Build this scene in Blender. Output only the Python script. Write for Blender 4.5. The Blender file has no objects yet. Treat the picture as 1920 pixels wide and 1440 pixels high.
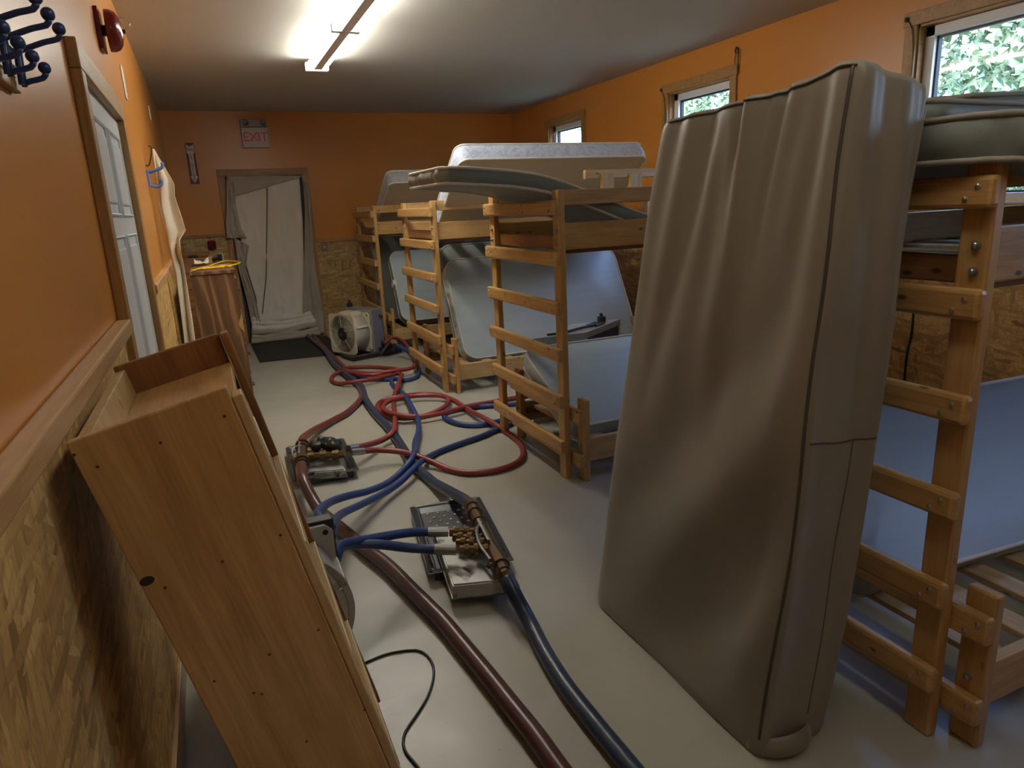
import bpy, bmesh, math, random
from mathutils import Vector, Matrix, noise

random.seed(7)
C = bpy.context.scene.collection
V = Vector

# ------------------------------------------------------------------ camera
F, CX, CZ = 1280.17, 0.2999, 1.4846
ROT = ((0.9149754, -0.4008601, -0.0461646), (0.1422011, 0.2132624, 0.9665909), (0.3776226, 0.8909716, -0.2521325))
CAM = V((CX, 0, CZ))
RW, RD, RS, RH = 4.296, 8.916, 0.0195, 2.684      # room width, depth, skew of back wall, height


def at(u, v, ax, val):
    """the point of the plane x/y/z = val that the photograph shows at pixel (u, v)"""
    a, b = (u - 960) / F, -(v - 720) / F
    d = V([ROT[0][i] * a + ROT[1][i] * b + ROT[2][i] for i in range(3)])
    if ax == 'b':
        t = RD / (d.y - RS * d.x) - RS * -CX / (d.y - RS * d.x)
    else:
        i = 'xyz'.index(ax)
        t = (val - CAM[i]) / d[i]
    return CAM + d * t


cam_d = bpy.data.cameras.new('camera')
cam = bpy.data.objects.new('camera', cam_d)
C.objects.link(cam)
cam_d.sensor_fit = 'HORIZONTAL'
cam_d.sensor_width = 36
cam_d.lens = 36 * F / 1920
cam_d.clip_start = 0.02
m = Matrix(((ROT[0][0], ROT[1][0], -ROT[2][0]), (ROT[0][1], ROT[1][1], -ROT[2][1]), (ROT[0][2], ROT[1][2], -ROT[2][2])))
cam.matrix_world = Matrix.Translation(CAM) @ m.to_4x4()
bpy.context.scene.camera = cam

# ------------------------------------------------------------------ materials
def mat(name):
    m = bpy.data.materials.new(name)
    m.use_nodes = True
    nt = m.node_tree
    return m, nt, nt.nodes['Principled BSDF']


def N(nt, typ, **kw):
    n = nt.nodes.new(typ)
    for k, v in kw.items():
        if k in n.inputs:
            n.inputs[k].default_value = v
        else:
            setattr(n, k, v)
    return n


def coords(nt, scale=(1, 1, 1), rot=(0, 0, 0), kind='Object', rand=True):
    tc = N(nt, 'ShaderNodeTexCoord')
    mp = N(nt, 'ShaderNodeMapping')
    mp.inputs['Scale'].default_value = scale
    mp.inputs['Rotation'].default_value = rot
    nt.links.new(tc.outputs[kind], mp.inputs['Vector'])
    if rand:
        oi = N(nt, 'ShaderNodeObjectInfo')
        mu = N(nt, 'ShaderNodeMath', operation='MULTIPLY')
        mu.inputs[1].default_value = 37.0
        nt.links.new(oi.outputs['Random'], mu.inputs[0])
        cb = N(nt, 'ShaderNodeCombineXYZ')
        for i in range(3):
            nt.links.new(mu.outputs[0], cb.inputs[i])
        nt.links.new(cb.outputs[0], mp.inputs['Location'])
    return mp.outputs['Vector']


def ramp(nt, src, stops):
    r = N(nt, 'ShaderNodeValToRGB')
    cr = r.color_ramp
    while len(cr.elements) < len(stops):
        cr.elements.new(0.5)
    for e, (p, c) in zip(cr.elements, stops):
        e.position = p
        e.color = (*c, 1) if len(c) == 3 else c
    nt.links.new(src, r.inputs[0])
    return r.outputs[0]


def mix(nt, fac, a, b, mode='MIX'):
    n = N(nt, 'ShaderNodeMix', data_type='RGBA', blend_type=mode)
    for sock, v in ((n.inputs[0], fac), (n.inputs[6], a), (n.inputs[7], b)):
        if hasattr(v, 'links'):
            nt.links.new(v, sock)
        elif isinstance(v, tuple):
            sock.default_value = (*v, 1) if len(v) == 3 else v
        else:
            sock.default_value = v
    return n.outputs[2]


def bump(nt, b, src, strength=0.2, dist=0.01):
    n = N(nt, 'ShaderNodeBump')
    n.inputs['Strength'].default_value = strength
    n.inputs['Distance'].default_value = dist
    nt.links.new(src, n.inputs['Height'])
    nt.links.new(n.outputs[0], b.inputs['Normal'])


def noise_tex(nt, vec, scale, detail=4, rough=0.6, dist=0.0):
    n = N(nt, 'ShaderNodeTexNoise')
    n.inputs['Scale'].default_value = scale
    n.inputs['Detail'].default_value = detail
    n.inputs['Roughness'].default_value = rough
    n.inputs['Distortion'].default_value = dist
    nt.links.new(vec, n.inputs['Vector'])
    return n.outputs[0]


def plain(name, col, rough=0.5, metal=0.0, var=0.12, vscale=9, bmp=0.0, sheen=0.0, spec=None):
    m, nt, b = mat(name)
    v = coords(nt)
    n = noise_tex(nt, v, vscale, 4)
    c = mix(nt, n, tuple(max(0, x * (1 - var)) for x in col), tuple(min(1, x * (1 + var)) for x in col))
    nt.links.new(c, b.inputs['Base Color'])
    b.inputs['Roughness'].default_value = rough
    b.inputs['Metallic'].default_value = metal
    if spec is not None:
        b.inputs['Specular IOR Level'].default_value = spec
    if sheen:
        b.inputs['Sheen Weight'].default_value = sheen
    if bmp:
        bump(nt, b, noise_tex(nt, v, vscale * 6, 3), bmp, 0.004)
    return m


def wood(name, light, mid, dark, rough=0.38, knots=True, gscale=1.0):
    """boards are built with their length along local x"""
    m, nt, b = mat(name)
    v = coords(nt, (0.9 * gscale, 11 * gscale, 11 * gscale))
    n1 = noise_tex(nt, v, 2.2, 5, 0.6, 0.8)
    v2 = coords(nt, (3 * gscale, 70 * gscale, 70 * gscale))
    n2 = noise_tex(nt, v2, 3.0, 3, 0.6)
    c = ramp(nt, n1, [(0.34, dark), (0.49, mid), (0.65, light)])
    c = mix(nt, 0.35, c, ramp(nt, n2, [(0.35, tuple(x * 0.75 for x in mid)), (0.65, light)]))
    v4 = coords(nt, (1.6, 1.6, 1.6))
    c = mix(nt, ramp(nt, noise_tex(nt, v4, 2.0, 3), [(0.35, (0, 0, 0)), (0.7, (0.55, 0.55, 0.55))]), c, tuple(x * 0.8 for x in mid))
    if knots:
        v3 = coords(nt, (11, 22, 22))
        vo = N(nt, 'ShaderNodeTexVoronoi')
        vo.inputs['Scale'].default_value = 1.0
        nt.links.new(v3, vo.inputs['Vector'])
        k = ramp(nt, vo.outputs['Distance'], [(0.0, (1, 1, 1)), (0.11, (0.8, 0.8, 0.8)), (0.19, (0, 0, 0))])
        sck = N(nt, 'ShaderNodeSeparateColor')
        nt.links.new(vo.outputs['Color'], sck.inputs[0])
        k = mix(nt, 1.0, k, ramp(nt, sck.outputs[0], [(0.62, (0, 0, 0)), (0.70, (1, 1, 1))]), 'MULTIPLY')
        c = mix(nt, k, c, tuple(x * 0.28 for x in dark))
    nt.links.new(c, b.inputs['Base Color'])
    b.inputs['Roughness'].default_value = rough
    bump(nt, b, n2, 0.12, 0.002)
    return m


def osb(name, axes, tint=(1, 1, 1)):
    """strand board: layers of flakes running in several directions; axes = the two in-plane axes"""
    m, nt, b = mat(name)
    prev = None
    hsum = None
    for k, ang in enumerate((0.5, -0.7, 1.45, 0.1)):
        tc = N(nt, 'ShaderNodeTexCoord')
        sp = N(nt, 'ShaderNodeSeparateXYZ')
        nt.links.new(tc.outputs['Object'], sp.inputs[0])
        cb = N(nt, 'ShaderNodeCombineXYZ')
        nt.links.new(sp.outputs[axes[0]], cb.inputs[0])
        nt.links.new(sp.outputs[axes[1]], cb.inputs[1])
        mr = N(nt, 'ShaderNodeMapping', vector_type='TEXTURE')
        mr.inputs['Rotation'].default_value = (0, 0, ang)
        mr.inputs['Location'].default_value = (k * 3.7, k * 1.9, 0)
        nt.links.new(cb.outputs[0], mr.inputs['Vector'])
        ms = N(nt, 'ShaderNodeMapping')
        ms.inputs['Scale'].default_value = (9, 46, 1)
        nt.links.new(mr.outputs[0], ms.inputs['Vector'])
        nz = N(nt, 'ShaderNodeTexNoise')
        nz.inputs['Scale'].default_value = 0.9
        nt.links.new(ms.outputs[0], nz.inputs['Vector'])
        ad = N(nt, 'ShaderNodeVectorMath', operation='MULTIPLY_ADD')
        nt.links.new(nz.outputs['Color'], ad.inputs[0])
        ad.inputs[1].default_value = (1.1, 1.1, 0)
        nt.links.new(ms.outputs[0], ad.inputs[2])
        vo = N(nt, 'ShaderNodeTexVoronoi', voronoi_dimensions='2D')
        vo.inputs['Scale'].default_value = 1.0
        nt.links.new(ad.outputs[0], vo.inputs['Vector'])
        sc = N(nt, 'ShaderNodeSeparateColor')
        nt.links.new(vo.outputs['Color'], sc.inputs[0])
        col = ramp(nt, sc.outputs[0], [(0.0, (0.13, 0.07, 0.025)), (0.07, (0.29, 0.18, 0.068)), (0.5, (0.45, 0.285, 0.10)), (1.0, (0.64, 0.45, 0.19))])
        col = mix(nt, ramp(nt, vo.outputs['Distance'], [(0.35, (0, 0, 0)), (0.85, (0.55, 0.55, 0.55))]), col, (0.17, 0.095, 0.035))
        if prev is None:
            prev, hsum = col, sc.outputs[1]
        else:
            gate = ramp(nt, sc.outputs[1], [(0.52, (0, 0, 0)), (0.56, (1, 1, 1))])
            prev = mix(nt, gate, prev, col)
    tcn = N(nt, 'ShaderNodeTexCoord')
    big = noise_tex(nt, tcn.outputs['Object'], 7, 6, 0.7, 0.5)
    prev = mix(nt, 0.28, prev, ramp(nt, big, [(0.3, (0.30, 0.19, 0.08)), (0.5, (0.45, 0.31, 0.135)), (0.7, (0.56, 0.41, 0.20))]))
    mfi = N(nt, 'ShaderNodeMapping')
    mfi.inputs['Scale'].default_value = tuple(140 if i == axes[0] else (28 if i == axes[1] else 60) for i in range(3))
    nt.links.new(tcn.outputs['Object'], mfi.inputs['Vector'])
    fi = noise_tex(nt, mfi.outputs[0], 1.0, 4, 0.7, 0.8)
    prev = mix(nt, ramp(nt, fi, [(0.30, (0.75, 0.75, 0.75)), (0.48, (0, 0, 0))]), prev, (0.20, 0.115, 0.042))
    c = mix(nt, 1.0, prev, tint, 'MULTIPLY')
    nt.links.new(c, b.inputs['Base Color'])
    b.inputs['Roughness'].default_value = 0.55
    bump(nt, b, hsum, 0.12, 0.003)
    return m


def paint(name, col, rough, var=0.04):
    m, nt, b = mat(name)
    v = coords(nt, rand=False)
    n = noise_tex(nt, v, 1.3, 3)
    c = mix(nt, n, tuple(x * (1 - var) for x in col), tuple(min(1, x * (1 + var)) for x in col))
    nt.links.new(c, b.inputs['Base Color'])
    b.inputs['Roughness'].default_value = rough
    bump(nt, b, noise_tex(nt, v, 160, 2), 0.06, 0.002)
    return m


M = {}
M['orange'] = paint('orange_paint', (0.56, 0.225, 0.040), 0.32)
M['ceiling'] = paint('ceiling_paint', (0.52, 0.505, 0.46), 0.7)
M['osb_x'] = osb('strand_board_side', (1, 2), (1.3, 1.18, 1.0))
M['osb_y'] = osb('strand_board_back', (0, 2))
M['pine'] = wood('varnished_pine', (0.59, 0.37, 0.142), (0.45, 0.262, 0.092), (0.30, 0.155, 0.05), 0.38)
M['pine_pale'] = wood('pale_pine', (0.62, 0.44, 0.21), (0.50, 0.33, 0.14), (0.36, 0.21, 0.08), 0.5)
M['pine_board'] = wood('wide_pine_board', (0.66, 0.43, 0.175), (0.50, 0.29, 0.100), (0.33, 0.165, 0.050), 0.36, knots=False, gscale=0.9)
M['pine_red_or_shaded'] = wood('red_stained_or_shaded_pine', (0.34, 0.165, 0.06), (0.24, 0.105, 0.036), (0.14, 0.056, 0.018), 0.4)  # reddish boards; also the shade colour inside the leaning shelf unit
M['trim'] = wood('trim_wood', (0.47, 0.27, 0.095), (0.37, 0.195, 0.062), (0.24, 0.115, 0.034), 0.45, knots=False)
M['trim_rail'] = wood('rail_wood', (0.60, 0.37, 0.17), (0.50, 0.29, 0.12), (0.36, 0.19, 0.075), 0.42, knots=False)
M['walnut'] = None
M['white_paint'] = plain('white_door_paint', (0.64, 0.66, 0.68), 0.35, var=0.03)
M['vinyl_frame'] = plain('white_window_vinyl', (0.78, 0.78, 0.80), 0.35, var=0.02)
M['rubber'] = plain('black_rubber', (0.014, 0.014, 0.016), 0.7, var=0.3, bmp=0.3, vscale=40)
M['black'] = plain('black_plastic', (0.012, 0.012, 0.013), 0.45, var=0.3)
M['dark_gap'] = plain('dark_fins_and_shade', (0.02, 0.018, 0.016), 0.8, var=0.3)  # fins and blades; also painted shade inside the fan shroud
M['red_metal'] = plain('dark_red_enamel', (0.16, 0.008, 0.009), 0.22, var=0.08)
M['blue_enamel'] = plain('navy_enamel', (0.022, 0.05, 0.16), 0.3, var=0.1)
M['blue_clip'] = plain('blue_plastic', (0.11, 0.20, 0.55), 0.4, var=0.1)
M['brass'] = plain('aged_brass', (0.15, 0.10, 0.042), 0.40, 0.8, var=0.45, vscale=50)
M['rust'] = plain('dark_bronze', (0.10, 0.062, 0.032), 0.42, 0.7, var=0.5, vscale=30)
M['steel'] = plain('zinc_steel', (0.34, 0.34, 0.34), 0.36, 0.85, var=0.2, vscale=40)
M['bolt'] = plain('bolt_steel', (0.40, 0.38, 0.35), 0.3, 0.9, var=0.2)
M['hose_red'] = plain('red_hose_rubber', (0.205, 0.030, 0.028), 0.42, var=0.2, vscale=25)
M['hose_maroon'] = plain('maroon_hose_rubber', (0.075, 0.024, 0.021), 0.33, var=0.25, vscale=25)
M['hose_blue'] = plain('blue_hose_rubber', (0.018, 0.045, 0.165), 0.42, var=0.2, vscale=25)
M['hose_navy'] = plain('navy_hose_rubber', (0.022, 0.036, 0.075), 0.36, var=0.25, vscale=25)
M['cream_plastic'] = plain('cream_plastic', (0.62, 0.58, 0.46), 0.4, var=0.15, vscale=14)
M['tray_plastic'] = plain('charcoal_plastic', (0.045, 0.046, 0.048), 0.35, var=0.2)
M['yellow'] = plain('yellow_cord', (0.72, 0.46, 0.03), 0.4, var=0.08)
M['white_cloth'] = plain('white_cloth', (0.78, 0.74, 0.68), 0.8, var=0.05)
M['cream_cloth'] = plain('cream_cloth', (0.60, 0.51, 0.385), 0.85, var=0.06, vscale=4, bmp=0.2)
M['sign_white'] = plain('sign_white', (0.62, 0.58, 0.55), 0.5, var=0.03)
M['sign_red'] = plain('sign_red', (0.15, 0.02, 0.018), 0.5, var=0.1)
M['sign_black'] = plain('sign_letter_black', (0.02, 0.012, 0.012), 0.6, var=0.1)
M['sign_pink'] = plain('sign_letter_pink', (0.85, 0.10, 0.22), 0.5, var=0.15, vscale=60)
M['lamp_body'] = plain('lamp_housing_white', (0.85, 0.82, 0.80), 0.5, var=0.03)
M['white_plate'] = plain('white_plastic', (0.72, 0.69, 0.63), 0.4, var=0.04)
M['grey_plate'] = plain('grey_metal_plate', (0.20, 0.185, 0.15), 0.4, 0.5, var=0.15)
M['grass'] = plain('grass', (0.12, 0.15, 0.10), 0.9, var=0.4, vscale=3)
M['bark'] = plain('bark', (0.10, 0.07, 0.05), 0.9, var=0.4)


def mk_emit(name, col, strength):
    m, nt, b = mat(name)
    b.inputs['Base Color'].default_value = (1, 1, 1, 1)
    b.inputs['Emission Color'].default_value = (*col, 1)
    b.inputs['Emission Strength'].default_value = strength
    return m


M['tube'] = mk_emit('lit_fluorescent_tube', (1.0, 0.965, 0.86), 62.0)
M['tube_dim'] = mk_emit('weaker_fluorescent_tube', (1.0, 0.955, 0.83), 13.0)
M['holder_glow'] = mk_emit('glowing_lamp_holder', (1.0, 0.95, 0.88), 1.0)  # lamp holder given a faint glow, though it is no lamp


def mk_floor():
    m, nt, b = mat('painted_plywood_floor')
    v = coords(nt, rand=False)
    n = noise_tex(nt, v, 1.1, 5, 0.6)
    c = ramp(nt, n, [(0.3, (0.335, 0.325, 0.275)), (0.55, (0.385, 0.378, 0.32)), (0.75, (0.42, 0.41, 0.355))])
    vs = coords(nt, (4, 70, 1), (0, 0, 0.5), rand=False)
    sc = noise_tex(nt, vs, 3.0, 5, 0.7)
    c = mix(nt, ramp(nt, sc, [(0.30, (0.28, 0.28, 0.28)), (0.42, (0, 0, 0))]), c, (0.27, 0.24, 0.20))
    sp = noise_tex(nt, v, 42, 2, 0.5)
    c = mix(nt, ramp(nt, sp, [(0.23, (0.4, 0.4, 0.4)), (0.28, (0, 0, 0))]), c, (0.22, 0.19, 0.155))
    nt.links.new(c, b.inputs['Base Color'])
    r = ramp(nt, noise_tex(nt, v, 3.5, 5, 0.7), [(0.3, (0.27, 0.27, 0.27)), (0.7, (0.42, 0.42, 0.42))])
    nt.links.new(r, b.inputs['Roughness'])
    vg = coords(nt, (3, 60, 1), rand=False)
    bump(nt, b, noise_tex(nt, vg, 3.0, 4), 0.10, 0.004)
    return m


M['floor'] = mk_floor()


def mk_fabric(name, col, rough=0.55, wr=0.25, stretch=(1.2, 7, 7), sheen=0.1, second=None, fine=0.05):
    m, nt, b = mat(name)
    v = coords(nt, stretch)
    n = noise_tex(nt, v, 1.6, 4, 0.55, 0.6)
    c = mix(nt, n, tuple(x * 0.88 for x in col), tuple(min(1, x * 1.08) for x in col))
    if second:
        v3 = coords(nt)
        c = mix(nt, ramp(nt, noise_tex(nt, v3, 20, 6, 0.7, 1.5), [(0.48, (0, 0, 0)), (0.56, (0.75, 0.75, 0.75))]), c, second)
    nt.links.new(c, b.inputs['Base Color'])
    b.inputs['Roughness'].default_value = rough
    b.inputs['Sheen Weight'].default_value = sheen
    v2 = coords(nt)
    hh = mix(nt, fine, n, noise_tex(nt, v2, 220, 2))
    bump(nt, b, hh, wr, 0.02)
    return m


M['teal'] = mk_fabric('pale_teal_vinyl', (0.38, 0.455, 0.46), 0.42, 0.16)
M['teal_dark'] = mk_fabric('grey_green_vinyl', (0.165, 0.185, 0.165), 0.5, 0.2)
M['quilt'] = mk_fabric('pale_blue_ticking', (0.60, 0.67, 0.82), 0.55, 0.2, second=(0.38, 0.44, 0.58))
M['quilt_grey'] = mk_fabric('grey_ticking', (0.36, 0.36, 0.38), 0.6, 0.2, second=(0.25, 0.26, 0.29))
M['beige'] = mk_fabric('beige_lining', (0.60, 0.475, 0.30), 0.7, 0.35, (2, 9, 2))
M['piping'] = plain('cream_piping', (0.56, 0.52, 0.45), 0.6, var=0.05)
M['piping_dull'] = plain('dull_piping', (0.27, 0.255, 0.215), 0.6, var=0.05)
M['cover'] = mk_fabric('taupe_mattress_cover', (0.215, 0.195, 0.152), 0.46, 0.05, (3, 3, 0.6), 0.25)
M['cover_seam'] = plain('cover_seam', (0.07, 0.058, 0.045), 0.7, var=0.1)
M['canvas'] = mk_fabric('dirty_white_canvas', (0.82, 0.79, 0.70), 0.85, 0.25, (7, 7, 1.2), 0.1)
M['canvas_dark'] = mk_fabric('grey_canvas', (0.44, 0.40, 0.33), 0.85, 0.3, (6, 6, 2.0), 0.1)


def mk_walnut():
    m, nt, b = mat('walnut_laminate')
    v = coords(nt, (6.5, 6.5, 0.8))
    w = N(nt, 'ShaderNodeTexWave', wave_type='BANDS', bands_direction='DIAGONAL')
    w.inputs['Scale'].default_value = 1.1
    w.inputs['Distortion'].default_value = 9.0
    w.inputs['Detail'].default_value = 3
    w.inputs['Detail Scale'].default_value = 0.8
    nt.links.new(v, w.inputs['Vector'])
    c = ramp(nt, w.outputs['Fac'], [(0.0, (0.115, 0.058, 0.028)), (0.80, (0.165, 0.085, 0.042)), (0.97, (0.29, 0.165, 0.085))])
    nt.links.new(c, b.inputs['Base Color'])
    b.inputs['Roughness'].default_value = 0.42
    return m


M['walnut'] = mk_walnut()


def mk_galv(name, base=(0.46, 0.46, 0.44), dirt=(0.045, 0.03, 0.018), amount=0.53, metal=0.5, scale=6.5):
    m, nt, b = mat(name)
    v = coords(nt)
    n = noise_tex(nt, v, scale, 6, 0.65, 0.6)
    n2 = noise_tex(nt, v, 30, 3)
    c = mix(nt, n2, tuple(x * 0.8 for x in base), base)
    c = mix(nt, ramp(nt, n, [(amount, (0, 0, 0)), (amount + 0.1, (1, 1, 1))]), c, dirt)
    nt.links.new(c, b.inputs['Base Color'])
    b.inputs['Metallic'].default_value = metal
    b.inputs['Roughness'].default_value = 0.42
    return m


M['galv'] = mk_galv('stained_galvanised_sheet')
M['heater_metal'] = mk_galv('grey_heater_metal', (0.36, 0.36, 0.35), (0.16, 0.14, 0.12), 0.6, 0.4)
M['heater_blue'] = plain('blue_grey_panel', (0.20, 0.205, 0.27), 0.4, 0.3)
M['shroud'] = mk_galv('worn_fan_plastic', (0.62, 0.59, 0.48), (0.24, 0.19, 0.12), 0.66, 0.0, 7)
M['shroud_near'] = mk_galv('dirty_fan_plastic', (0.40, 0.395, 0.36), (0.17, 0.15, 0.12), 0.56, 0.0, 8)


def mk_glass():
    m, nt, b = mat('window_glass')
    out = nt.nodes['Material Output']
    tr = N(nt, 'ShaderNodeBsdfTransparent')
    tr.inputs['Color'].default_value = (0.92, 0.96, 0.97, 1)
    gl = N(nt, 'ShaderNodeBsdfGlossy')
    gl.inputs['Roughness'].default_value = 0.02
    fr = N(nt, 'ShaderNodeFresnel')
    fr.inputs['IOR'].default_value = 1.5
    ms = N(nt, 'ShaderNodeMixShader')
    fm = N(nt, 'ShaderNodeNewGeometry')
    iv = N(nt, 'ShaderNodeMapRange')
    nt.links.new(fm.outputs['Backfacing'], iv.inputs[0])
    iv.inputs[3].default_value = 1.5
    iv.inputs[4].default_value = 1 / 1.5
    nt.links.new(iv.outputs[0], fr.inputs['IOR'])
    nt.links.new(fr.outputs[0], ms.inputs[0])
    nt.links.new(tr.outputs[0], ms.inputs[1])
    nt.links.new(gl.outputs[0], ms.inputs[2])
    nt.links.new(ms.outputs[0], out.inputs['Surface'])
    return m


M['glass'] = mk_glass()


def mk_leaf():
    m, nt, b = mat('sunlit_leaves')
    v = coords(nt)
    n = noise_tex(nt, v, 3.2, 6, 0.7)
    c = ramp(nt, n, [(0.33, (0.07, 0.11, 0.06)), (0.5, (0.17, 0.24, 0.13)), (0.66, (0.30, 0.38, 0.22))])
    nt.links.new(c, b.inputs['Base Color'])
    b.inputs['Roughness'].default_value = 0.7
    b.inputs['Specular IOR Level'].default_value = 0.2
    return m


M['leaf'] = mk_leaf()

# ------------------------------------------------------------------ object helpers
def link(name, bm, material, parent=None, loc=None, rot=None, smooth=False, world=False):
    me = bpy.data.meshes.new(name)
    bm.normal_update()
    bm.to_mesh(me)
    bm.free()
    if smooth:
        for p in me.polygons:
            p.use_smooth = True
    if material is not None:
        me.materials.append(material)
    o = bpy.data.objects.new(name, me)
    C.objects.link(o)
    if rot is not None:
        o.rotation_euler = rot if not isinstance(rot, Matrix) else rot.to_euler()
    if loc is not None:
        o.location = loc
    if parent is not None:
        o.parent = parent
        if world:
            o.matrix_parent_inverse = parent_matrix(parent).inverted()
    return o


def local_matrix(o):
    return Matrix.LocRotScale(o.location, o.rotation_euler, o.scale)


def parent_matrix(o):
    mw = local_matrix(o)
    if o.parent:
        mw = parent_matrix(o.parent) @ o.matrix_parent_inverse @ mw
    return mw


def thing(name, label, cat, loc=(0, 0, 0), rot=(0, 0, 0), group=None):
    o = bpy.data.objects.new(name, None)
    o.empty_display_size = 0.1
    C.objects.link(o)
    o.location = loc
    o.rotation_euler = rot
    return tag(o, label, cat, group)


def tag(o, label, cat, group=None):
    o['label'] = label
    o['category'] = cat
    if group:
        o['group'] = group
    return o


def struct(name, bm, material, **kw):
    o = link(name, bm, material, **kw)
    o['kind'] = 'structure'
    return o


def copy_tree(o, parent=None):
    c = o.copy()
    C.objects.link(c)
    c.parent = parent
    if parent is not None:
        c.matrix_parent_inverse = o.matrix_parent_inverse.copy()
    for ch in list(o.children):
        copy_tree(ch, c)
    return c


def NB():
    return bmesh.new()


def box(bm, lo, hi, bev=0.0, mtx=None, seg=2):
    r = bmesh.ops.create_cube(bm, size=1.0)
    vs = r['verts']
    lo, hi = V(lo), V(hi)
    for v in vs:
        v.co = V([lo[i] + (v.co[i] + 0.5) * (hi[i] - lo[i]) for i in range(3)])
    if bev > 0:
        es = list({e for v in vs for e in v.link_edges})
        res = bmesh.ops.bevel(bm, geom=es, offset=bev, segments=seg, affect='EDGES', profile=0.5)
        vs = list({v for f in res['faces'] for v in f.verts} | {v for v in vs if v.is_valid})
    if mtx is not None:
        seen = set()
        stack = [v for v in vs if v.is_valid]
        allv = set(stack)
        for v in list(stack):
            for f in v.link_faces:
                allv.update(f.verts)
        for v in allv:
            v.co = mtx @ v.co
    return bm


def board(name, lo, hi, material, parent=None, bev=0.004, world=True, along=None):
    """an axis-aligned board as its own mesh whose local x runs along its longest side"""
    lo, hi = V(lo), V(hi)
    d = hi - lo
    ax = max(range(3), key=lambda i: d[i]) if along is None else along
    other = [i for i in range(3) if i != ax]
    order = [ax] + other
    X = V((0, 0, 0)); X[ax] = 1
    Y = V((0, 0, 0)); Y[other[0]] = 1
    Z = X.cross(Y)
    R = Matrix((X, Y, Z)).transposed()
    h = [d[ax] / 2, d[other[0]] / 2, d[other[1]] / 2]
    bm = box(NB(), (-h[0], -h[1], -h[2]), (h[0], h[1], h[2]), bev)
    c = (lo + hi) / 2
    if parent is not None and world:
        c = c - parent_matrix(parent).translation
    return link(name, bm, material, parent, c, R)


def spline(pts, step=0.03, closed=False):
    P = [V(p) for p in pts]
    n = len(P)
    out = []
    rng = n if closed else n - 1
    for i in range(rng):
        if closed:
            p0, p1, p2, p3 = P[(i - 1) % n], P[i], P[(i + 1) % n], P[(i + 2) % n]
        else:
            p0, p1, p2, p3 = P[max(0, i - 1)], P[i], P[i + 1], P[min(n - 1, i + 2)]
        k = max(2, int((p2 - p1).length / step))
        for j in range(k):
            t = j / k
            t2, t3 = t * t, t * t * t
            out.append(0.5 * ((2 * p1) + (-p0 + p2) * t + (2 * p0 - 5 * p1 + 4 * p2 - p3) * t2 + (-p0 + 3 * p1 - 3 * p2 + p3) * t3))
    if not closed:
        out.append(P[-1].copy())
    return out


def tube(bm, pts, r, seg=10, closed=False, cap=True):
    P = [V(p) for p in pts]
    n = len(P)
    rings = []
    up = V((0, 0, 1))
    side = None
    for i in range(n):
        if closed:
            t = P[(i + 1) % n] - P[i - 1]
        else:
            t = P[min(n - 1, i + 1)] - P[max(0, i - 1)]
        if t.length < 1e-9:
            t = V((1, 0, 0))
        t.normalize()
        if side is None:
            side = t.cross(up)
            if side.length < 1e-3:
                side = t.cross(V((1, 0, 0)))
        side = side - t * side.dot(t)
        if side.length < 1e-6:
            side = t.orthogonal()
        side.normalize()
        nn = side.cross(t).normalized()
        rr = r[i] if isinstance(r, (list, tuple)) else r
        rings.append([bm.verts.new(P[i] + (side * math.cos(a) + nn * math.sin(a)) * rr) for a in [2 * math.pi * k / seg for k in range(seg)]])
    m = n if closed else n - 1
    for i in range(m):
        a, b = rings[i], rings[(i + 1) % n]
        for k in range(seg):
            bm.faces.new((a[k], a[(k + 1) % seg], b[(k + 1) % seg], b[k]))
    if cap and not closed:
        bm.faces.new(rings[0][::-1])
        bm.faces.new(rings[-1])
    return bm


def cyl(bm, a, b, r, seg=16, r2=None):
    return tube(bm, [V(a), V(b)], [r, r if r2 is None else r2], seg)


def ball(bm, c, r, sx=1, sy=1, sz=1, u=14, w=9):
    res = bmesh.ops.create_uvsphere(bm, u_segments=u, v_segments=w, radius=r)
    for v in res['verts']:
        v.co = V((v.co.x * sx, v.co.y * sy, v.co.z * sz)) + V(c)
    return bm


def lathe(bm, prof, axis=(0, 0, 1), origin=(0, 0, 0), seg=32):
    """profile of (radius, height) turned about an axis"""
    az = V(axis).normalized()
    ax = az.orthogonal().normalized()
    ay = az.cross(ax)
    o = V(origin)
    rings = []
    for r, h in prof:
        if r < 1e-6:
            rings.append([bm.verts.new(o + az * h)])
        else:
            rings.append([bm.verts.new(o + az * h + (ax * math.cos(2 * math.pi * k / seg) + ay * math.sin(2 * math.pi * k / seg)) * r) for k in range(seg)])
    for a, b in zip(rings, rings[1:]):
        for k in range(seg):
            k2 = (k + 1) % seg
            if len(a) == 1 and len(b) == 1:
                continue
            if len(a) == 1:
                bm.faces.new((a[0], b[k2], b[k]))
            elif len(b) == 1:
                bm.faces.new((a[k], a[k2], b[0]))
            else:
                bm.faces.new((a[k], a[k2], b[k2], b[k]))
    return bm


def prism(bm, poly, o, X, Y, Z, t):
    """polygon (list of 2d points on X, Y at o) pushed along Z by t"""
    o, X, Y, Z = V(o), V(X), V(Y), V(Z)
    a = [bm.verts.new(o + X * p[0] + Y * p[1]) for p in poly]
    b = [bm.verts.new(o + X * p[0] + Y * p[1] + Z * t) for p in poly]
    bm.faces.new(a[::-1])
    bm.faces.new(b)
    n = len(poly)
    for i in range(n):
        bm.faces.new((a[i], a[(i + 1) % n], b[(i + 1) % n], b[i]))
    bmesh.ops.recalc_face_normals(bm, faces=bm.faces)
    return bm


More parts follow.
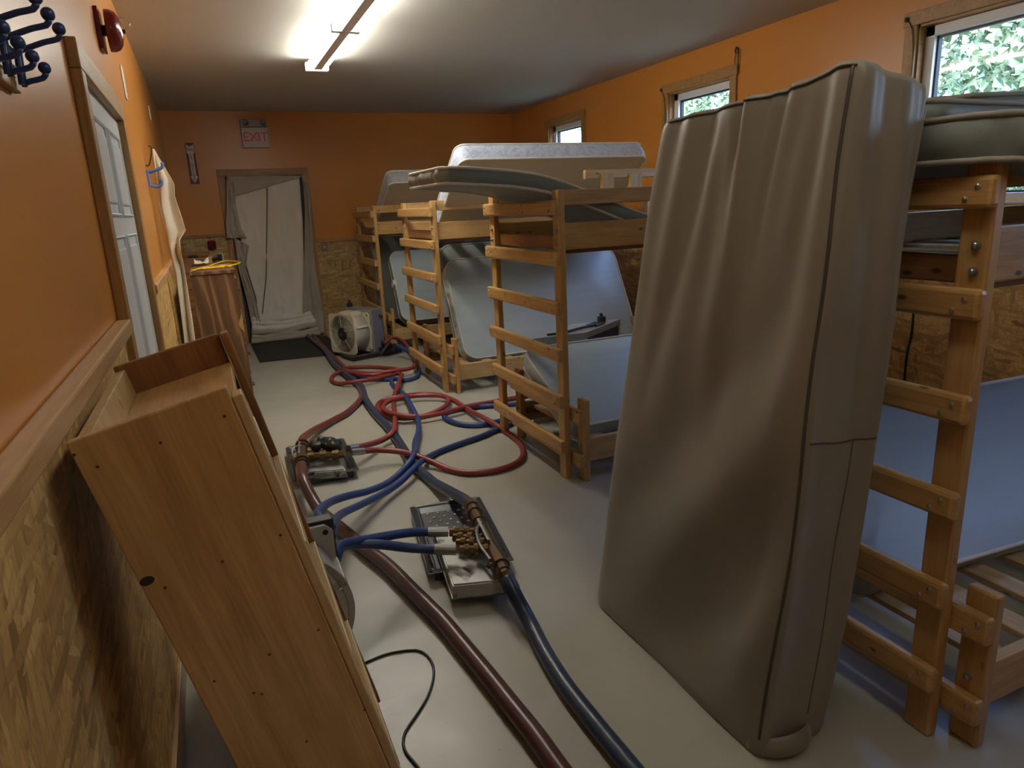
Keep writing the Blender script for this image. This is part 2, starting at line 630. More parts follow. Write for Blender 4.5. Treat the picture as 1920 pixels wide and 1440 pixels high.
def grid(bm, fn, nu, nv, closed_u=False):
    vs = [[bm.verts.new(fn(i / (nu if closed_u else nu - 1), j / (nv - 1))) for i in range(nu)] for j in range(nv)]
    for j in range(nv - 1):
        for i in range(nu if closed_u else nu - 1):
            i2 = (i + 1) % nu
            bm.faces.new((vs[j][i], vs[j][i2], vs[j + 1][i2], vs[j + 1][i]))
    return vs


def add_solid(o, t, offset=0.0):
    s = o.modifiers.new('thickness', 'SOLIDIFY')
    s.thickness = t
    s.offset = offset
    return o


def nz(p, s, seed=0.0):
    return noise.noise(V((p[0] * s + seed, p[1] * s - seed, p[2] * s + 2 * seed)))


def text_mesh(name, body, size, material, parent, loc, R, extrude=0.0006, spacing=1.0, world=True):
    cu = bpy.data.curves.new(name, 'FONT')
    cu.body = body
    cu.size = size
    cu.align_x = 'CENTER'
    cu.align_y = 'CENTER'
    cu.extrude = extrude
    cu.space_character = spacing
    t = bpy.data.objects.new(name, cu)
    C.objects.link(t)
    dg = bpy.context.evaluated_depsgraph_get()
    me = bpy.data.meshes.new_from_object(t.evaluated_get(dg))
    bpy.data.objects.remove(t)
    me.materials.clear()
    me.materials.append(material)
    o = bpy.data.objects.new(name, me)
    C.objects.link(o)
    o.rotation_euler = R.to_euler()
    o.location = V(loc) - (parent_matrix(parent).translation if parent else V((0, 0, 0)))
    o.parent = parent
    return o


# ------------------------------------------------------------------ room
Y0 = -1.6
YB = RD + 0.35


def backy(x):
    return RD + RS * x


struct('floor', box(NB(), (-0.15, Y0, -0.1), (RW + 0.15, YB, 0)), M['floor'])
struct('ceiling', box(NB(), (-0.15, Y0, RH), (RW + 0.15, YB, RH + 0.1)), M['ceiling'])
wl = struct('wall_left', box(NB(), (-0.15, Y0, 0), (0, YB, RH)), M['orange'])
struct('wall_front', box(NB(), (0, Y0, 0), (RW, Y0 + 0.1, RH)), M['orange'])
wb = struct('wall_back', prism(NB(), [(0, backy(0)), (RW, backy(RW)), (RW, YB), (0, YB)], (0, 0, 0), (1, 0, 0), (0, 1, 0), (0, 0, 1), RH), M['orange'])
WINS = [(-0.17, 0.64), (2.25, 3.06), (4.66, 5.48), (7.07, 7.88)]   # openings in the right wall
WZ0, WZ1 = 1.36, 2.40
bm = NB()
box(bm, (RW, Y0, 0), (RW + 0.15, YB, WZ0))
box(bm, (RW, Y0, WZ1), (RW + 0.15, YB, RH))
ys = [Y0] + [y for w in WINS for y in w] + [YB]
for i in range(0, len(ys), 2):
    box(bm, (RW, ys[i], WZ0), (RW + 0.15, ys[i + 1], WZ1))
wr = struct('wall_right', bm, M['orange'])

DY0, DY1, DZ = 2.49, 3.757, 2.02   # outer size of the trim around the left door
RZ = 1.15
bm = box(NB(), (0, Y0 + 0.1, 0), (0.012, DY0, RZ))
o = link('wainscot_panel', bm, M['osb_x'], wl)
o = link('wainscot_panel', box(NB(), (0, DY1, 0), (0.012, RD - 0.01, RZ)), M['osb_x'], wl)
o = link('wainscot_panel', box(NB(), (RW - 0.012, Y0 + 0.1, 0), (RW, RD - 0.02, RZ)), M['osb_x'], wr)
BDL, BDR, BDZ = 0.505, 1.527, 2.045
for (xa, xb, zt) in ((0.0, BDL, 1.29), (BDR, RW - 0.012, RZ)):
    bm = prism(NB(), [(xa, backy(xa) - 0.012), (xb, backy(xb) - 0.012), (xb, backy(xb)), (xa, backy(xa))], (0, 0, 0), (1, 0, 0), (0, 1, 0), (0, 0, 1), zt)
    link('wainscot_panel', bm, M['osb_y'], wb)


def trim(name, lo, hi, material=None, bev=0.006):
    o = board(name, lo, hi, material or M['trim_rail'], None, bev)
    o['kind'] = 'structure'
    return o


trim('trim_1', (0, Y0 + 0.1, RZ), (0.042, DY0 - 0.04, RZ + 0.045))
trim('trim_2', (0, DY1, RZ), (0.042, 5.0, RZ + 0.045))
trim('trim_3', (0, 5.0, RZ), (0.035, RD - 0.02, RZ + 0.045))
trim('trim_4', (0.03, backy(0.2) - 0.03, 1.29), (BDL, backy(0.2) + 0.004, 1.325), M['trim'])
trim('trim_5', (BDR, backy(1.7) - 0.03, RZ), (RW - 0.02, backy(1.7) + 0.02, RZ + 0.042), M['trim'])
trim('trim_6', (RW - 0.04, Y0 + 0.1, RZ), (RW, RD, RZ + 0.042), M['trim'])
for nm, ya, yb in (('baseboard_left', Y0 + 0.1, DY0), ('baseboard_left_far', DY1, 8.8)):
    o = board(nm, (0.012, ya, 0), (0.026, yb, 0.095), M['trim_rail'], None, 0.003)
    o['kind'] = 'structure'

# --- left door: six raised panels
d1 = struct('door_1', box(NB(), (-0.02, DY0 + 0.08, 0.01), (0.004, DY1 - 0.08, DZ - 0.085), 0.002), M['white_paint'])
dw = (DY1 - DY0 - 0.16)
for (z0, z1) in ((1.52, 1.84), (0.88, 1.44), (0.15, 0.72)):
    for k in (0, 1):
        ya = DY0 + 0.08 + dw * (0.12 + 0.42 * k)
        yb = ya + dw * 0.34
        bm = NB()
        tube(bm, [(0.004, ya, z0), (0.004, yb, z0), (0.004, yb, z1), (0.004, ya, z1)], 0.009, 6, closed=True)
        box(bm, (0.0, ya + 0.04, z0 + 0.04), (0.011, yb - 0.04, z1 - 0.04), 0.006)
        link('raised_panel', bm, M['white_paint'], d1)
o = board('door_jamb', (0.0, DY0, 0), (0.032, DY0 + 0.08, DZ - 0.085), M['trim'], d1, 0.004)
o = board('door_jamb', (0.0, DY1 - 0.08, 0), (0.032, DY1, DZ - 0.085), M['trim'], d1, 0.004)
o = board('door_head', (0.0, DY0, DZ - 0.085), (0.032, DY1, DZ), M['trim'], d1, 0.004)
bm = NB()
cyl(bm, (0.004, DY0 + 0.16, 0.98), (0.05, DY0 + 0.16, 0.98), 0.012)
ball(bm, (0.062, DY0 + 0.16, 0.98), 0.026)
link('door_knob', bm, M['steel'], d1, smooth=True)

# --- back door: frame around a door panel coloured dark to stand for shade behind the canvas
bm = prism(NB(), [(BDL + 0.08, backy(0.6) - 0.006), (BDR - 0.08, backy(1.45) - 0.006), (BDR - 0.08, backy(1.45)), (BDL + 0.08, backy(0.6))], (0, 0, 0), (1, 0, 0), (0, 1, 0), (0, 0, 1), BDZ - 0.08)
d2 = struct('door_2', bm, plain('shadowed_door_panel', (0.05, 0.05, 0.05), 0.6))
yb_ = backy(1.0)
board('door_jamb', (BDL, yb_ - 0.03, 0), (BDL + 0.08, yb_ + 0.01, BDZ - 0.08), M['trim'], d2, 0.004)
board('door_jamb', (BDR - 0.08, yb_ - 0.03, 0), (BDR, yb_ + 0.01, BDZ - 0.08), M['trim'], d2, 0.004)
board('door_head', (BDL, yb_ - 0.03, BDZ - 0.08), (BDR, yb_ + 0.01, BDZ), M['trim'], d2, 0.004)

# --- windows
for k, (ya, yb) in enumerate(WINS):
    t = 0.075
    bm = NB()
    box(bm, (RW - 0.02, ya - t, WZ0 - t), (RW + 0.0, ya, WZ1 + t), 0.003)
    box(bm, (RW - 0.02, yb, WZ0 - t), (RW + 0.0, yb + t, WZ1 + t), 0.003)
    box(bm, (RW - 0.024, ya - t - 0.01, WZ1), (RW + 0.0, yb + t + 0.01, WZ1 + t), 0.003)
    box(bm, (RW - 0.03, ya - t, WZ0 - t), (RW + 0.0, yb + t, WZ0), 0.003)
    box(bm, (RW, ya, WZ0), (RW + 0.07, ya + 0.012, WZ1))
    box(bm, (RW, yb - 0.012, WZ0), (RW + 0.07, yb, WZ1))
    box(bm, (RW, ya, WZ1 - 0.012), (RW + 0.07, yb, WZ1))
    box(bm, (RW, ya, WZ0), (RW + 0.07, yb, WZ0 + 0.012))
    w = struct('window_%d' % (k if k else 4), bm, M['trim'])
    bm = NB()
    a, b, z0, z1 = ya + 0.012, yb - 0.012, WZ0 + 0.012, WZ1 - 0.012
    fr = 0.058
    for lo, hi in (((a, z0), (a + fr, z1)), ((b - fr, z0), (b, z1)), ((a, z1 - fr), (b, z1)), ((a, z0), (b, z0 + fr))):
        box(bm, (RW + 0.05, lo[0], lo[1]), (RW + 0.12, hi[0], hi[1]), 0.004)
    f2 = link('window_sash', bm, M['vinyl_frame'], w)
    bm = NB()
    for lo, hi in (((a + fr, z0 + fr), (a + fr + 0.012, z1 - fr)), ((b - fr - 0.012, z0 + fr), (b - fr, z1 - fr)), ((a + fr, z1 - fr - 0.012), (b - fr, z1 - fr)), ((a + fr, z0 + fr), (b - fr, z0 + fr + 0.012))):
        box(bm, (RW + 0.075, lo[0], lo[1]), (RW + 0.105, hi[0], hi[1]))
    link('gasket', bm, M['black'], f2)
    bm = NB()
    bm.faces.new([bm.verts.new((RW + 0.088, yy, zz)) for yy, zz in ((a + fr, z0 + fr), (a + fr, z1 - fr), (b - fr, z1 - fr), (b - fr, z0 + fr))])
    link('pane', bm, M['glass'], f2)

# ------------------------------------------------------------------ bunk furniture
RUNGZ = [0.157, 0.412, 0.666, 0.918, 1.174, 1.429]
BY = [1.02, 3.15, 5.285, 7.39]
XA = 1.935
WB = 0.95
XE = 3.93


def screw_bm():
    return ball(NB(), (0, 0, 0), 0.0065, 0.5, 1, 1, 8, 6)


screw0 = None


def small(proto_mesh, name, parent, loc, mtl):
    o = bpy.data.objects.new(name, proto_mesh)
    C.objects.link(o)
    o.parent = parent
    o.matrix_parent_inverse = parent_matrix(parent).inverted()
    o.location = loc
    return o


tmp = bmesh.new()
ball(tmp, (0, 0, 0), 0.0065, 0.6, 1, 1, 8, 6)
SCREW = bpy.data.meshes.new('screw')
tmp.to_mesh(SCREW); tmp.free(); SCREW.materials.append(M['bolt'])
tmp = bmesh.new()
cyl(tmp, (-0.004, 0, 0), (0.006, 0, 0), 0.011, 12)
ball(tmp, (-0.006, 0, 0), 0.008, 0.7, 1, 1, 10, 6)
BOLT = bpy.data.meshes.new('bolt')
tmp.to_mesh(BOLT); tmp.free(); BOLT.materials.append(M['steel'])


def make_loft():
    t = thing('loft_bed', '', 'bunk bed', (XA, 0, 0))
    for (x0, x1, far) in ((XA, XA + 0.036, False), (XE, XE + 0.036, True)):
        for ya in (0.0, WB - 0.075):
            p = board('post', (x0, ya, 0), (x1, ya + 0.075, 1.553), M['pine'], t, 0.006)
            if not far:
                for z in (1.285, 1.346, ):
                    small(BOLT, 'bolt', p, V((x0 - 0.003, ya + 0.03, z)), M['steel'])
    for i, z in enumerate(RUNGZ):
        r = board('rung', (XA - 0.034, -0.012, z), (XA, WB + 0.02, z + 0.074), M['pine'], t, 0.011)
        for (yy, zz) in ((0.022, 0.05), (0.048, 0.022), (WB - 0.015, 0.05), (WB - 0.04, 0.022)):
            small(SCREW, 'screw', r, V((XA - 0.0355, yy, z + zz)), M['bolt'])
    for ya in (0.038, WB - 0.073):
        board('side_rail', (XA + 0.036, ya, 1.25), (XE, ya + 0.035, 1.387), M['pine'], t, 0.006)
        board('guard_rail', (XA + 0.036, ya, 1.475), (XE, ya + 0.035, 1.552), M['pine'], t, 0.006)
    board('end_rail', (XE - 0.036, 0.073, 1.25), (XE, WB - 0.073, 1.387), M['pine'], t, 0.005)
    board('end_rail', (XE - 0.034, 0.073, 1.475), (XE, WB - 0.073, 1.55), M['pine'], t, 0.005)
    board('end_rail', (XA + 0.036, 0.073, 1.25), (XA + 0.07, WB - 0.073, 1.32), M['pine_red_or_shaded'], t, 0.005)
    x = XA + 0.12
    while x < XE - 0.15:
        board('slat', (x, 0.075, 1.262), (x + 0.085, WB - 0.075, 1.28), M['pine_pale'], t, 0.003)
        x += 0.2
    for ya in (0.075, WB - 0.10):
        board('ledger', (XA + 0.075, ya, 1.228), (XE - 0.04, ya + 0.025, 1.262), M['pine_red_or_shaded'], t, 0.003)
    return t


def make_low():
    t = thing('low_bed', '', 'bed frame', (XA, 0, 0))
    XS = 2.01
    n0, n1 = -0.085, 0.76
    for (x0, far) in ((XS, False), (3.94, True)):
        for ya in (n0, n1):
            p = board('post', (x0, ya, 0), (x0 + 0.036, ya + 0.08, 0.462), M['pine'], t, 0.007)
            if not far:
                for z in (0.2, 0.145):
                    small(BOLT, 'bolt', p, V((x0 - 0.003, ya + 0.045, z)), M['steel'])
        xx = x0 - 0.034 if not far else x0 - 0.034
        for z in (0.33, 0.082):
            r = board('end_board', (xx, n0 - 0.005, z), (xx + 0.034, n1 + 0.085, z + 0.078), M['pine'], t, 0.008)
            if not far:
                for (yy, zz) in ((n0 + 0.02, 0.055), (n0 + 0.05, 0.02), (n1 + 0.05, 0.05)):
                    small(SCREW, 'screw', r, V((xx - 0.001, yy, z + zz)), M['bolt'])
    for ya in (n0 + 0.02, n1 + 0.02):
        board('side_rail', (XS + 0.036, ya, 0.105), (3.94, ya + 0.035, 0.238), M['pine_pale'], t, 0.006)
    for ya in (n0 + 0.055, n1 - 0.005):
        board('ledger', (XS + 0.05, ya, 0.16), (3.9, ya + 0.025, 0.19), M['pine_red_or_shaded'], t, 0.003)
    x = XS + 0.1
    while x < 3.85:
        board('slat', (x, n0 + 0.057, 0.19), (x + 0.09, n1 + 0.018, 0.21), M['pine_pale'], t, 0.003)
        x += 0.2
    return t


loft0, low0 = make_loft(), make_low()
LOFT_L = ['nearest loft bunk with rung ladder, behind the tall upright mattress in its taupe cover',
          'second loft bunk from the camera, sagging grey-green mattress hanging off its ladder top',
          'third loft bunk from the camera, pale blue ticking mattress tilted on top of it',
          'farthest loft bunk, in shade by the back wall, grey mattress tilted on top']
LOW_L = ['low pine bed frame under the nearest loft bunk, bare slats showing at right edge',
         'low pine bed frame under the second loft bunk, pale tilted mattress across its slats',
         'low pine bed frame under the third loft bunk, large pale mattress leaning upright in it',
         'low pine bed frame under the farthest loft bunk, behind the white fan heater']
for i, y in enumerate(BY):
    a = loft0 if i == 0 else copy_tree(loft0)
    b = low0 if i == 0 else copy_tree(low0)
    for o, lab, g in ((a, LOFT_L[i], 'loft bunks along the right wall'), (b, LOW_L[i], 'low bed frames under the loft bunks')):
        o.location.y = y
        tag(o, lab, 'bunk bed' if o is a else 'bed frame', g)
    if i == 1:
        y1 = WB - 0.03
        pr_ = parent_matrix(a).translation
        board('head_rail', (2.62, y + WB - 0.02, 1.63), (3.85, y + WB + 0.015, 1.69), M['pine'], a, 0.008)
        for xx in (2.74, 2.96, 3.8):
            board('head_post', (xx, y + WB - 0.038, 1.47), (xx + 0.09, y + WB - 0.004, 1.66), M['pine'], a, 0.004)


# ------------------------------------------------------------------ mattresses
def rr_outline(a, b, r, n=12, straight=56):
    """points of a rounded rectangle, half sizes a (x) and b (y)"""
    r = max(0.001, min(r, a * 0.98, b * 0.98))
    pts = []
    for cx_, cy_, a0 in ((a - r, b - r, 0), (-(a - r), b - r, 90), (-(a - r), -(b - r), 180), (a - r, -(b - r), 270)):
        arc = [(cx_ + r * math.cos(math.radians(a0 + 90 * k / n)), cy_ + r * math.sin(math.radians(a0 + 90 * k / n))) for k in range(n + 1)]
        if pts:
            x0, y0 = pts[-1]
            x1, y1 = arc[0]
            for k in range(1, straight):
                pts.append((x0 + (x1 - x0) * k / straight, y0 + (y1 - y0) * k / straight))
        pts += arc
    x0, y0 = pts[-1]
    x1, y1 = pts[0]
    for k in range(1, straight):
        pts.append((x0 + (x1 - x0) * k / straight, y0 + (y1 - y0) * k / straight))
    return pts


def mattress(label, L, Wd, T, origin, ux, uy, face=None, border=None, under=None, pipe=None, bend=None, pucker=0.006, seed=0.0,
             crown=0.012, name='mattress', group=None, r=0.10, billow=0.006):
    """rounded mattress. origin: corner; ux: along length, uy: along width, uz = ux x uy: up through the thickness.
    bend(x, y, z) -> z offset in metres; parts: body (top cloth), border, underside, piping top and bottom"""
    ux = V(ux).normalized()
    uy = V(uy)
    uy = (uy - ux * uy.dot(ux)).normalized()
    uz = ux.cross(uy)
    face = face or M['teal']
    border = border or face
    under = under or face
    pipe = pipe or M['piping']
    R = Matrix((ux, uy, uz)).transposed()
    c = V(origin) + ux * L / 2 + uy * Wd / 2 + uz * T / 2
    t = thing(name, label, 'mattress', c, R.to_euler(), group)

    def warp(x, y, z, edge):
        p = V((x, y, z))
        w = nz(p, 3.1, seed) * billow * (1 - edge)
        de = min(L / 2 - abs(x), Wd / 2 - abs(y))
        if de > 0.008:
            al = y if L / 2 - abs(x) < Wd / 2 - abs(y) else x
            w += 0.006 * math.exp(-de / 0.07) * (1 - math.exp(-de / 0.015)) * noise.noise(V((al * 24, seed, z * 2))) * (1.6 if L / 2 - abs(x) < 0.2 else 0.7)
        zz = z + (w if z > 0 else -w)
        if bend:
            zz += bend(x, y, z)
        return V((x, y, zz))

    # faces
    for sgn, mtl, nm in ((1, face, 'top_panel'), (-1, under, 'under_panel')):
        bm = NB()
        rings = []
        hw = min(Wd, L) / 2
        insets = [d for d in (0.0, 0.012, 0.035, 0.08, 0.14, 0.21, 0.29) if d < hw - 0.06] + [hw - 0.03]
        for d in insets:
            edge = max(0, 1 - d / 0.10)
            z = sgn * (T / 2 + crown * (1 - (1 - min(1, d / 0.25)) ** 2))
            out = rr_outline(L / 2 - d, Wd / 2 - d, max(0.01, r - d))
            rings.append([bm.verts.new(warp(px, py, z, edge)) for px, py in out])
        n = len(rings[0])
        for a, b in zip(rings, rings[1:]):
            for k in range(n):
                k2 = (k + 1) % n
                f = (a[k], a[k2], b[k2], b[k])
                bm.faces.new(f if sgn > 0 else f[::-1])
        last = rr_outline(L / 2 - insets[-1], Wd / 2 - insets[-1], 0.01)
        xm = L / 2 - insets[-1] - 0.035
        mid_ = [bm.verts.new(warp(max(-xm, min(xm, px)), 0.0, sgn * (T / 2 + crown), 0)) for px, py in last]
        for k in range(n):
            k2 = (k + 1) % n
            f = (rings[-1][k], rings[-1][k2], mid_[k2], mid_[k])
            bm.faces.new(f if sgn > 0 else f[::-1])
        bmesh.ops.remove_doubles(bm, verts=mid_, dist=0.0004)
        link(nm, bm, mtl, t, smooth=True)
    # border
    bm = NB()
    out = rr_outline(L / 2, Wd / 2, r)
    n = len(out)
    levels = 9
    vs = []
    cx2 = [V((px, py, 0)) for px, py in out]
    for j in range(levels):
        f = j / (levels - 1)
        z = -T / 2 + T * f
        row = []
        for k, (px, py) in enumerate(out):
            nrm = (V(out[(k + 1) % n]) - V(out[k - 1]))
            nrm = V((nrm.y, -nrm.x)).normalized()
            bul = 0.012 * math.sin(math.pi * f)
            pk = pucker * math.sin(math.pi * f) * (noise.noise(V((px * 14 + seed, py * 14, z * 3))) + 0.7 * noise.noise(V((px * 31, py * 31 + seed, z * 3))))
            q = warp(px + nrm.x * (bul + pk), py + nrm.y * (bul + pk), z, 1)
            row.append(bm.verts.new(q))
        vs.append(row)
    for j in range(levels - 1):
        for k in range(n):
            k2 = (k + 1) % n
            bm.faces.new((vs[j][k], vs[j][k2], vs[j + 1][k2], vs[j + 1][k]))
    link('border', bm, border, t, smooth=True)
    for sgn in (1, -1):
        bm = NB()
        pts = [warp(px * 1.002, py * 1.004, sgn * T / 2, 1) for px, py in out]
        tube(bm, pts, 0.0075, 7, closed=True)
        link('piping', bm, pipe, t, smooth=True)
    return t


# under the bunks, leaning
def lean(label, x0, L, y0, z0, y1, z1, T, **kw):
    """mattress on its long edge: bottom edge of the camera-side face at (y0,z0), top edge at (y1,z1)"""
    uy = V((0, y1 - y0, z1 - z0))
    Wd = uy.length
    uy.normalize()
    ux = V((1, kw.pop('twist', 0), 0))
    uz = ux.normalized().cross(uy)        # faces away from or towards camera
    o = V((x0, y0, z0)) - uz * T          # front face is +uz
    return mattress(label, L, Wd, T, o, ux, uy, **kw)


lean('pale blue-grey mattress slumped across the low bed at the right edge, light piping', 2.05, 1.85, 1.33, 0.27, 1.80, 0.68, 0.11, seed=3, twist=-0.06, pipe=M['white_cloth'], r=0.07)
lean('pale grey-blue mattress tilted on the low bed under the second loft bunk', 2.03, 1.80, 3.20, 0.275, 3.88, 0.60, 0.11, seed=5, r=0.09, pucker=0.008)
lean('largest pale teal mattress, leaning upright under the third loft bunk', 2.19, 1.74, 5.43, 0.225, 5.88, 1.045, 0.12, seed=9, r=0.12, pucker=0.016)
lean('blue-grey mattress propped close behind the large leaning one, only its top strip showing', 2.22, 1.72, 5.64, 0.225, 6.08, 1.16, 0.11, seed=11, face=M['teal_dark'], pipe=M['piping_dull'])
lean('grey-green mattress with white care tag, leaning on the farthest low bed', 2.16, 1.70, 7.40, 0.30, 7.78, 1.04, 0.11, seed=13, r=0.10, border=M['teal_dark'])
lean('dark grey-green mattress standing against the far side of the farthest bunk', 2.06, 1.75, 8.02, 0.245, 8.14, 1.20, 0.10, seed=15, face=M['teal_dark'], pipe=M['piping_dull'])

# on the lofts
def bend_arch(x, y, z):
    return -0.05 * ((x + 0.75) / 0.9) ** 2 if x > -0.75 else -0.10 * (x + 0.75) ** 2


def bend_b1(x, y, z):
    t = min(1.0, max(0.0, (x + 0.95) / 0.30))
    return -0.052 * t * t * (3 - 2 * t)


mattress('thick grey-green mattress arching over the nearest loft ladder, lowest of its pile', 1.95, 0.90, 0.095, (1.872, 0.965, 1.535), (1, 0.0, 0), (0, 1, 0),
         face=M['teal_dark'], bend=bend_b1, seed=21, pucker=0.014, pipe=M['piping_dull'], r=0.15)
mattress('flat grey-green mattress lying second in the pile on the nearest loft bunk', 1.8, 0.68, 0.055, (1.90, 1.20, 1.628), (1, 0.0, -0.012), (0, 1, 0),
         face=M['teal_dark'], seed=23, pipe=M['piping_dull'], crown=0.006)
mattress('tilted grey-green mattress, topmost of the pile on the nearest loft bunk', 1.5, 0.56, 0.045, (2.20, 1.30, 1.668), (1, 0.0, 0.035), (0, 1, 0.02),
         face=M['teal_dark'], seed=25, pipe=M['piping_dull'], crown=0.006)


def bend_b2(x, y, z):
    xw = x + 1.385 + 0.925
    t = min(1.0, max(0.0, (xw - 1.70) / 1.10))
    return -0.29 * t * t * (3 - 2 * t) + 0.032 * max(0.0, (1.78 - xw) / 0.39)


mattress('grey-green mattress sagging off the second loft bunk, one end hanging over the ladder', 1.85, 0.74, 0.074, (1.385, 3.238, 1.574), (1, 0.0, 0), (0, 1, 0.0),
         face=M['teal_dark'], border=M['teal_dark'], bend=bend_b2, seed=27, pucker=0.014, r=0.12, crown=0.008)
# ticking mattresses on edge
# third bunk: plane tilted towards the camera
th = math.atan2(0.66, 0.85)
mattress('pale blue ticking mattress tilted high on the third loft bunk, beige underside facing out', 1.62, 1.02, 0.135,
         (2.055, 4.90, 1.825), (1, 0, 0), (0, 0.82, -0.60), face=M['quilt'], border=M['quilt'], under=M['beige'], seed=31, r=0.07, crown=0.008, pipe=M['white_cloth'], pucker=0.004)
mattress('grey ticking mattress tilted on the farthest loft bunk, beige underside facing out', 1.66, 0.85, 0.14,
         (2.07, 7.12, 1.765), (1, 0, 0.0), (0, 0.86, -0.50), face=M['quilt_grey'], border=M['quilt_grey'], under=M['beige'], seed=33, r=0.07, crown=0.008, pucker=0.004)

# --- tall covered mattress standing in the aisle
def make_cover():
    t = thing('covered_mattress', 'tall mattress in satin taupe zip cover standing on end in the aisle', 'mattress', (1.62, 1.6, 0))
    H = 1.74
    nper, nz_ = 220, 130

    def section(h):
        f = h
        x0 = 1.455 + 0.155 * f
        x1 = 1.705 + 0.155 * f + 0.005 * math.sin(f * 5)
        ya = 1.155 - 0.015 * f
        yb = 2.03 - 0.19 * f + 0.02 * math.sin(f * math.pi)
        return x0, x1, ya, yb

    def ztop(px, y, ya, yb):
        u = (y - ya) / (yb - ya)
        return H - 0.005 - 0.025 * u + 0.02 * math.exp(-((u - 0.04) / 0.12) ** 2) - 0.05 * px

    def fn(u, v):
        x0, x1, ya, yb = section(v)
        a, b = (x1 - x0) / 2, (yb - ya) / 2
        out = OUT
        k = int(round(u * nper)) % nper
        ox, oy = out[k]
        px, py = x0 + a + ox * a, ya + b + oy * b
        # wrinkles on the aisle face
        front = max(0.0, min(1.0, (-ox - 0.75) / 0.2))
        d = 0.0
        yy = (py - ya) / (yb - ya)
        top = max(0.0, (v - 0.45) / 0.55)
        phase = yy * 34 + 3.0 * nz((0, yy * 4, v * 1.3), 1.0, 2.0) - 4 * (1 - v)
        d += front * 0.016 * top ** 0.8 * (math.sin(phase) * 0.6 + 0.55 * math.sin(phase * 0.43 + 1)) * min(1, (1.02 - yy) * 5) * min(1.0, yy * 8)
        # broad diagonal drapes towards the lower near corner
        lowr = max(0.0, 1 - abs(v - 0.32) / 0.42)
        diag = (yy * 1.1 + (v - 0.1) * 1.5)
        d += front * 0.034 * lowr * math.sin(diag * 9.0 + 0.4) * max(0.0, 1 - yy * 0.9) * min(1.0, yy * 9)
        d += front * 0.010 * nz((py, v * 1.1, 0), 2.6, 5.0)
        d += front * 0.009 * max(0.0, (v - 0.72) / 0.28) * math.sin(yy * 62 + 6 * nz((0, yy * 6, v * 2), 1.0, 9.0)) * math.exp(-((yy - 0.38) / 0.2) ** 2)
        # bulge of the near face
        near = max(0.0, min(1.0, (-oy - 0.8) / 0.15))
        e = near * (0.010 * nz((px * 2, v * 1.5, 0), 3.0, 8.0) + 0.012 * math.sin(v * 3.1) + 0.008 * math.sin((ox * 2.2 + v * 2.0) * 3.0) * v)
        px -= d
        py -= e
        zt = ztop((ox + 1) / 2, py, ya, yb)
        z = zt * v
        # rounded at foot and head
        edge = 0.045
        if z < edge:
            s = 0.06 * (1 - z / edge) ** 2
            px += s * (-ox) * a
            py += s * (-oy) * b * 0.35
        if zt - z < 0.03:
            s = 0.05 * (1 - (zt - z) / 0.03) ** 2
            px += s * (-ox) * a
            py += s * (-oy) * b * 0.2
        return V((px, py, z))

    base = rr_outline(1, 1, 0.16, 10, 50)
    # resample evenly to nper points, keeping corners tight in x
    L = [0.0]
    base.append(base[0])
    for p, q in zip(base, base[1:]):
        L.append(L[-1] + math.hypot(q[0] - p[0], q[1] - p[1]))
    OUT = []
    j = 0
    for i in range(nper):
        s = L[-1] * i / nper
        while L[j + 1] < s:
            j += 1
        f = (s - L[j]) / max(1e-9, L[j + 1] - L[j])
        OUT.append((base[j][0] + (base[j + 1][0] - base[j][0]) * f, base[j][1] + (base[j + 1][1] - base[j][1]) * f))
    bm = NB()
    vs = grid(bm, fn, nper, nz_, closed_u=True)
    # caps: shrink rings to a ridge
    for row, sgn in ((vs[-1], 1), (vs[0], -1)):
        prev = row
        cxm = sum((v.co for v in row), V()) / len(row)
        for k, f in enumerate((0.93, 0.75, 0.45, 0.12)):
            new = []
            for v in row:
                q = cxm + (v.co - cxm) * f
                q.z += sgn * 0.012 * (1 - f) + (0.006 * nz(q, 9, 4) if sgn > 0 else 0)
                if sgn < 0:
                    q.z = 0.0
                new.append(bm.verts.new(q))
            n = len(row)
            for i in range(n):
                fc = (prev[i], prev[(i + 1) % n], new[(i + 1) % n], new[i])
                bm.faces.new(fc)
            prev = new
        bm.faces.new(prev)
    bmesh.ops.recalc_face_normals(bm, faces=bm.faces)
    o = link('cover', bm, M['cover'], t, smooth=True, world=True)
    # seams: along the near aisle corner, across and down the near side, along the far edge
    def near_idx(ox, oy):
        return min(range(nper), key=lambda i: (OUT[i][0] - ox) ** 2 + (OUT[i][1] - oy) ** 2)

    def seam(k, v0, v1, r, nm='corner_seam', mtl=None, off=(0, 0, 0)):
        pts = [fn(k / nper, v0 + (v1 - v0) * i / 60) + V(off) for i in range(61)]
        link(nm, tube(NB(), pts, r, 6), mtl or M['cover_seam'], t, smooth=True, world=True)

    kc = near_idx(-0.95, -1.0)
    seam(kc, 0.035, 0.995, 0.0042, off=(0.0, -0.001, 0))
    seam(near_idx(0.93, -1.0), 0.05, 0.97, 0.004, 'welt', M['cover'])
    k0, k1 = near_idx(-0.9, -1.0), near_idx(0.93, -1.0)
    ks = list(range(min(k0, k1), max(k0, k1) + 1))
    link('cross_seam', tube(NB(), [fn(k / nper, 0.515) for k in ks], 0.0022, 6), M['cover_seam'], t, smooth=True, world=True)
    seam(near_idx(0.25, -1.0), 0.06, 0.513, 0.0016, 'panel_seam', M['cover_seam'])
    # top edge seam
    pts = [fn(k / nper, 0.993) + V((-0.001, 0, 0.003)) for k in range(near_idx(-1, 0.85), near_idx(-0.9, -1.0))]
    if len(pts) > 3:
        link('top_seam', tube(NB(), pts, 0.003, 6), M['cover_seam'], t, smooth=True, world=True)
